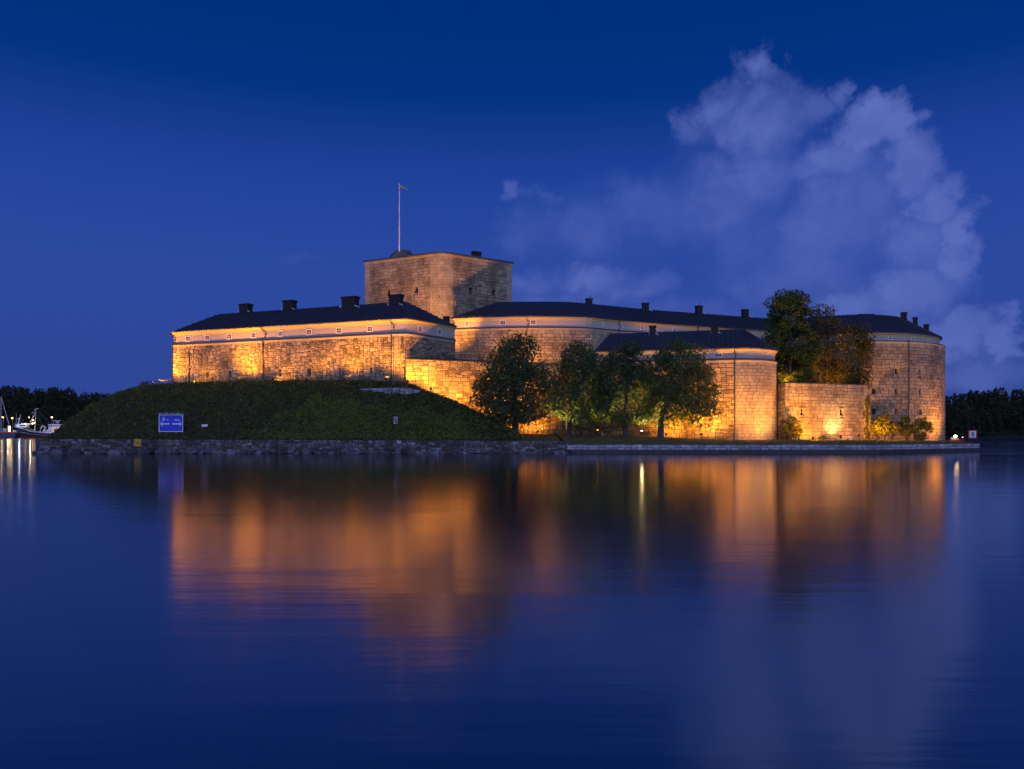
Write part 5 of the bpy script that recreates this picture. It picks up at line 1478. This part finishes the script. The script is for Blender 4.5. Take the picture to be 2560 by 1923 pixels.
for k_ in range(8): MB().tube([(SX(40 + k_ * 4.3), YS - 2.2, SZ(1068)), (SX(40 + k_ * 4.3), YS - 2.2, SZ(1058.2))], .06, 5).build('stanchion', M['white'], sh)
mst = MB(); mst.tube([(SX(86.5), YS, SZ(1078)), (SX(88), YS, SZ(1060)), (SX(90.2), YS, SZ(1020))], .32, 8, .1); mst.tube([(SX(85), YS, SZ(1024.5)), (SX(94), YS, SZ(1022))], .1, 6); mst.tube([(SX(80), YS, SZ(1032)), (SX(89), YS, SZ(1031.5))], .12, 6); mst.tube([(SX(86), YS, SZ(1025)), (SX(95), YS, SZ(1020.5))], .08, 6)
mst.build('mast', M['white'], sh)
MB().tube([(SX(76), YS, SZ(1056)), (SX(80), YS, SZ(1048)), (SX(87.5), YS, SZ(1034))], .22, 6).build('boom', M['white'], sh)
MB().tube([(SX(45), YS, SZ(1060)), (SX(48.5), YS, SZ(1049)), (SX(52), YS, SZ(1036))], .3, 6, .1).tube([(SX(44), YS, SZ(1048)), (SX(50), YS, SZ(1045))], .25, 6).build('bow_derrick', M['white'], sh)
MB().tube([(SX(41), YS, SZ(1058)), (SX(40.6), YS, SZ(1032))], .12, 6).build('whip_aerial', M['steel'], sh)
ra = MB(); sbox(ra, 132.5, 152, 1051.2, 1052.6, .5); sbox(ra, 140.5, 147.5, 1054.5, 1057, .6); ra.tube([(SX(144), YS, SZ(1062)), (SX(144), YS, SZ(1052))], .2, 6); ra.tube([(SX(134), YS, SZ(1062)), (SX(134.5), YS, SZ(1056))], .12, 6); ra.build('radar', M['white'], sh)
MB().tube([(SX(103), YS - 2, SZ(1081)), (SX(107), YS - 2, SZ(1068)), (SX(112), YS - 2, SZ(1065)), (SX(118), YS - 2, SZ(1070))], .5, 6).tube([(SX(110), YS - 2, SZ(1080)), (SX(118), YS - 2, SZ(1068))], .35, 6).build('net_winch', M['white'], sh)
for a, c in (((90, 1024), (50, 1058)), ((90, 1024), (128, 1060)), ((90, 1032), (108, 1066)), ((87, 1060), (112, 1064)), ((113, 1064), (160, 1061))): MB().tube([(SX(a[0]), YS, SZ(a[1])), (SX(c[0]), YS, SZ(c[1]))], .05, 4).build('rigging', M['steel'], sh)
for px, py, r_ in ((79.5, 1044, .35), (90, 1051, .4), (70, 1060.5, .38), (88, 1059, .5), (93, 1057.5, .35), (148, 1077.5, .65), (146, 1078.5, .5)): MB().ball((SX(px), YS - 3.6, SZ(py)), r_, 8, 6).build('deck_light', M['deckglow'], sh)
def lamp_pt(name, loc, e, col, parent):
    ld = bpy.data.lights.new(name, 'POINT'); ld.energy = e; ld.color = col; ld.shadow_soft_size = .4
    o_ = bpy.data.objects.new(name, ld); link(o_, parent); o_.location = Vector(loc) - ORG[parent.name]
lamp_pt('lamp_beam', (SX(148), YS - 4.6, SZ(1077)), 500, (1, .55, .2), sh); lamp_pt('lamp_beam', (SX(86), YS - 5.5, SZ(1058)), 700, (1, .8, .45), sh)
lamp_pt('lamp_beam', (SX(60), YS - 6, SZ(1057)), 700, (.8, .85, 1), sh)
bg_ = thing('barge', 'low dark work barge with red gunwale and bright deck lamp at far left', 'barge', (SX(20), YS - 15, 0))
YB = YS - 15
bx0, bx1 = X(5, YB), X(43.5, YB)
MB().prism([(bx0, YB - 3, -.3), (bx1, YB - 3, -.3), (bx1 + .3, YB - 3, Z(1082.5, YB)), (bx0 - 1.2, YB - 3, Z(1082.5, YB))], (0, 7, 0)).build('hull', M['navy'], bg_)
MB().box(bx0 - 1.2, bx1 + .4, YB - 3.2, YB - 2.8, Z(1082.5, YB) + .002, Z(1079.5, YB)).box(bx0 - 1.2, bx1 + .4, YB + 3.6, YB + 4, Z(1082.5, YB) + .002, Z(1079.5, YB)).build('gunwale', basic('signal red paint', (.45, .06, .02), .5), bg_)
MB().box(X(8, YB), X(16, YB), YB - 1, YB + 2, Z(1082, YB), Z(1071, YB)).build('deckhouse', M['steel'], bg_); MB().box(X(34, YB), X(42, YB), YB - 1, YB + 2, Z(1082, YB), Z(1076, YB)).build('deckhouse', M['steel'], bg_)
MB().tube([(X(29, YB), YB - 2.2, Z(1082, YB)), (X(29, YB), YB - 2.2, Z(1064, YB))], .3, 8).build('lamp_post', M['white'], bg_)
MB().tube([(X(28.8, YB), YB - 2.6, Z(1081, YB)), (X(28.8, YB), YB - 2.6, Z(1066, YB))], .45, 8, .9).build('lamp', glow('barge work lamp', (1, .72, .42), 5), bg_)
lamp_pt('lamp_beam', (X(29, YB), YB - 5, Z(1070, YB)), 500, (1, .7, .4), bg_)
sb = thing('sailing_boat', 'sailing boat mast with forestay at the left edge behind the barge', 'sailing boat', (X(-4, YS + 8), YS + 8, 0))
YM = YS + 8
MB().tube([(X(2.3, YM), YM, Z(1088, YM)), (X(2.6, YM), YM, Z(991, YM))], .22, 8, .14).tube([(X(-8, YM), YM, Z(1020, YM)), (X(6, YM), YM, Z(1066, YM) + 14)], .06, 5).build('mast', M['white'], sb)
MB().tube([(X(3, YM), YM, Z(993, YM)), (X(22.5, YM), YM, Z(1062, YM))], .16, 6, .22).build('forestay', M['white'], sb)
hb = MB(); ob = [(X(-42, YM), 1.0), (X(-36, YM), 2.0), (X(-15, YM), 2.3), (X(10, YM), 1.5), (X(25, YM), .1)]
for x, w in ob: hb.v += [(x, YM - w * .5, -.3), (x, YM - w, Z(1079, YM)), (x, YM + w, Z(1079, YM)), (x, YM + w * .5, -.3)]
for i in range(4):
    for j in range(3): a = i * 4 + j; hb.f.append((a, a + 4, a + 5, a + 1))
hb.f += [(0, 1, 2, 3), (19, 18, 17, 16)]
hb.build('hull', M['white'], sb)
for px, py, Yq, lab in ((8, 1043.5, 700, 'yellow harbour lamp nearest the sailing boat mast'), (31.5, 1045.5, 700, 'yellow harbour lamp between the barge and the ship bow'), (130.5, 1043.5, 700, 'yellow harbour lamp above the ship wheelhouse')):
    x = X(px, Yq); zt = Z(py, Yq)
    t = thing('street_lamp', lab, 'street lamp', (x, Yq, 1), 0, 'street lamps along the far harbour')
    MB().tube([(x, Yq, 0), (x, Yq, zt)], .16, 8, .1).build('pole', M['steel'], t)
    MB().ball((x, Yq - .5, zt), .75, 10, 7, .8).build('lantern', M['sodium'], t)
    MB().box(x - .5, x + .5, Yq - 1.1, Yq + .2, zt + .62, zt + .75).build('hood', M['black'], t)
    lamp_pt('lamp_beam', (x, Yq - 2, zt - .5), 400, (1, .75, .3), t)
# far shores
def shore(name, pts, m, z=1.2):
    return tag(MB().add([(a, b2, z) for a, b2 in pts] + [(pts[0][0], pts[0][1], -1), (pts[1][0], pts[1][1], -1)], [tuple(range(len(pts))), (0, 1, len(pts) + 1, len(pts))]).build(name, M[m], org=(pts[0][0], pts[0][1], 0)), kind='structure')
def ridge(nm, xs, y0, depth, hz, label=None):
    V = []; ts = np.linspace(0, 1, 9)
    for x in xs:
        for t in ts: V.append((x, y0 + depth * t, -.5 + (hz(x)) * math.sin(t * math.pi / 2) ** 1.0))
    nx = len(xs); F = [(i * 9 + j, (i + 1) * 9 + j, (i + 1) * 9 + j + 1, i * 9 + j + 1) for i in range(nx - 1) for j in range(8)]
    o_ = bpy.data.objects.new(nm, mesh_np(nm, np.array(V), np.array(F), M['forestfloor'], True)); return tag(link(o_), kind='structure')
def forest(nm, xs_rng, y0, depth, hz, n, hgt, seed, per=70):
    rg = np.random.default_rng(seed)
    x = rg.uniform(*xs_rng, n); t = np.concatenate([rg.uniform(0, 1, n - n // 3), rg.uniform(.75, 1, n // 3)]); y = y0 + depth * t
    z = -.5 + np.array([hz(a) for a in x]) * np.sin(t * np.pi / 2)
    h = rg.uniform(.55, 1.4, n) * hgt; con = rg.uniform(0, 1, n) < .5
    C = np.repeat(np.stack([x, y, z], 1), per, 0); H = np.repeat(h, per); K = np.repeat(con, per)
    u = rg.uniform(0.08, 1, n * per); a = rg.uniform(0, 2 * np.pi, n * per)
    rad = np.where(K, H * .19 * (1.03 - u) * (.75 + .25 * np.sign(np.sin(u * 34))), H * .30 * np.sqrt(np.clip(1 - ((u - .58) / .46) ** 2, 0, 1)))
    rad *= rg.uniform(.35, 1, n * per) ** .5
    P = C + np.stack([rad * np.cos(a), rad * np.sin(a), u * H], 1)
    N = np.stack([np.cos(a), np.sin(a), np.full(n * per, .5)], 1)
    s = 2.4 * H / hgt
    nor = N + rg.normal(0, .5, N.shape); nor /= np.linalg.norm(nor, axis=1)[:, None]
    tt = np.cross(nor, rg.normal(0, 1, N.shape)); tt /= np.linalg.norm(tt, axis=1)[:, None]; uu = np.cross(nor, tt)
    s = (s * np.where(K, .55 + .5 * (1 - u), 1.0) * rg.uniform(.6, 1.3, n * per))[:, None]
    V = np.stack([P - tt * s * .5, P + uu * s * .5 + tt * s * .1, P + tt * s * .6], 1).reshape(-1, 3)
    o_ = bpy.data.objects.new(nm, mesh_np(nm, V, np.arange(3 * len(P)).reshape(-1, 3), M['forest'])); return tag(link(o_), kind='stuff')
yl = 720
hL = lambda x: max(1, (30 + 5 * math.sin(x * .021 + 1) + 2 * math.sin(x * .063)) * (1 - .0007 * max(0, x + 330)) )
shore('far_shore', [(-900, 668), (300, 668), (300, 740), (-900, 740)], 'forestfloor')
ridge('far_hill', np.linspace(-760, 60, 60), yl, 150, hL)
forest('far_forest', (-700, -60), yl - 4, 150, hL, 1900, 17, 61, 110)
hR = lambda x: 12 + 7 * math.exp(-((x - 400) / 55) ** 2) + 2.0 * math.sin(x * .05) + .018 * max(0, x - 400)
shore('far_shore', [(150, 585), (1100, 585), (1100, 640), (150, 640)], 'forestfloor', 1.0)
ridge('far_hill', np.linspace(160, 900, 50), 596, 90, hR)
forest('far_forest', (210, 640), 594, 90, hR, 1100, 16, 62, 110)
# small moored boat with a lamp behind the lawn tip
Ym = 212.0; xm = X(2378, Ym)
mbt = thing('motorboat', 'small red hulled motorboat with a bright lamp behind the lawn tip', 'boat', (xm, Ym, 0))
hb = MB(); ob = [(-3.6, .1), (-2.6, 1.0), (-.5, 1.3), (2.0, 1.2), (2.9, 1.0)]
for x, w in ob: hb.v += [(xm + x, Ym - w * .6, -.2), (xm + x, Ym - w, 1.7 + .08 * abs(x)), (xm + x, Ym + w, 1.7 + .08 * abs(x)), (xm + x, Ym + w * .6, -.2)]
for i in range(4):
    for j in range(3): a = i * 4 + j; hb.f.append((a, a + 4, a + 5, a + 1))
    hb.f.append((i * 4 + 3, i * 4, i * 4 + 4, i * 4 + 7))
hb.f += [(0, 1, 2, 3), (19, 18, 17, 16)]
hb.build('hull', M['redhull'], mbt)
MB().box(xm - .6, xm + 1.5, Ym - .8, Ym + .8, 1.71, 2.25).box(xm - .5, xm + 1.3, Ym - .75, Ym + .75, 2.252, 2.5).build('cabin', M['grey_frame'], mbt)
xl_ = X(2383, Ym)
MB().tube([(xl_, Ym - 1, 1.5), (xl_, Ym - 1, Z(1092.5, Ym))], .06, 6).build('lamp_post', M['steel'], mbt)
MB().ball((xl_, Ym - 1.05, Z(1090.8, Ym)), .36, 10, 7, .8).build('lamp', glow('mooring lamp', (1, .62, .25), 30), mbt)
lamp_pt('lamp_beam', (xl_, Ym - 2, Z(1090, Ym)), 150, (1, .6, .25), mbt)
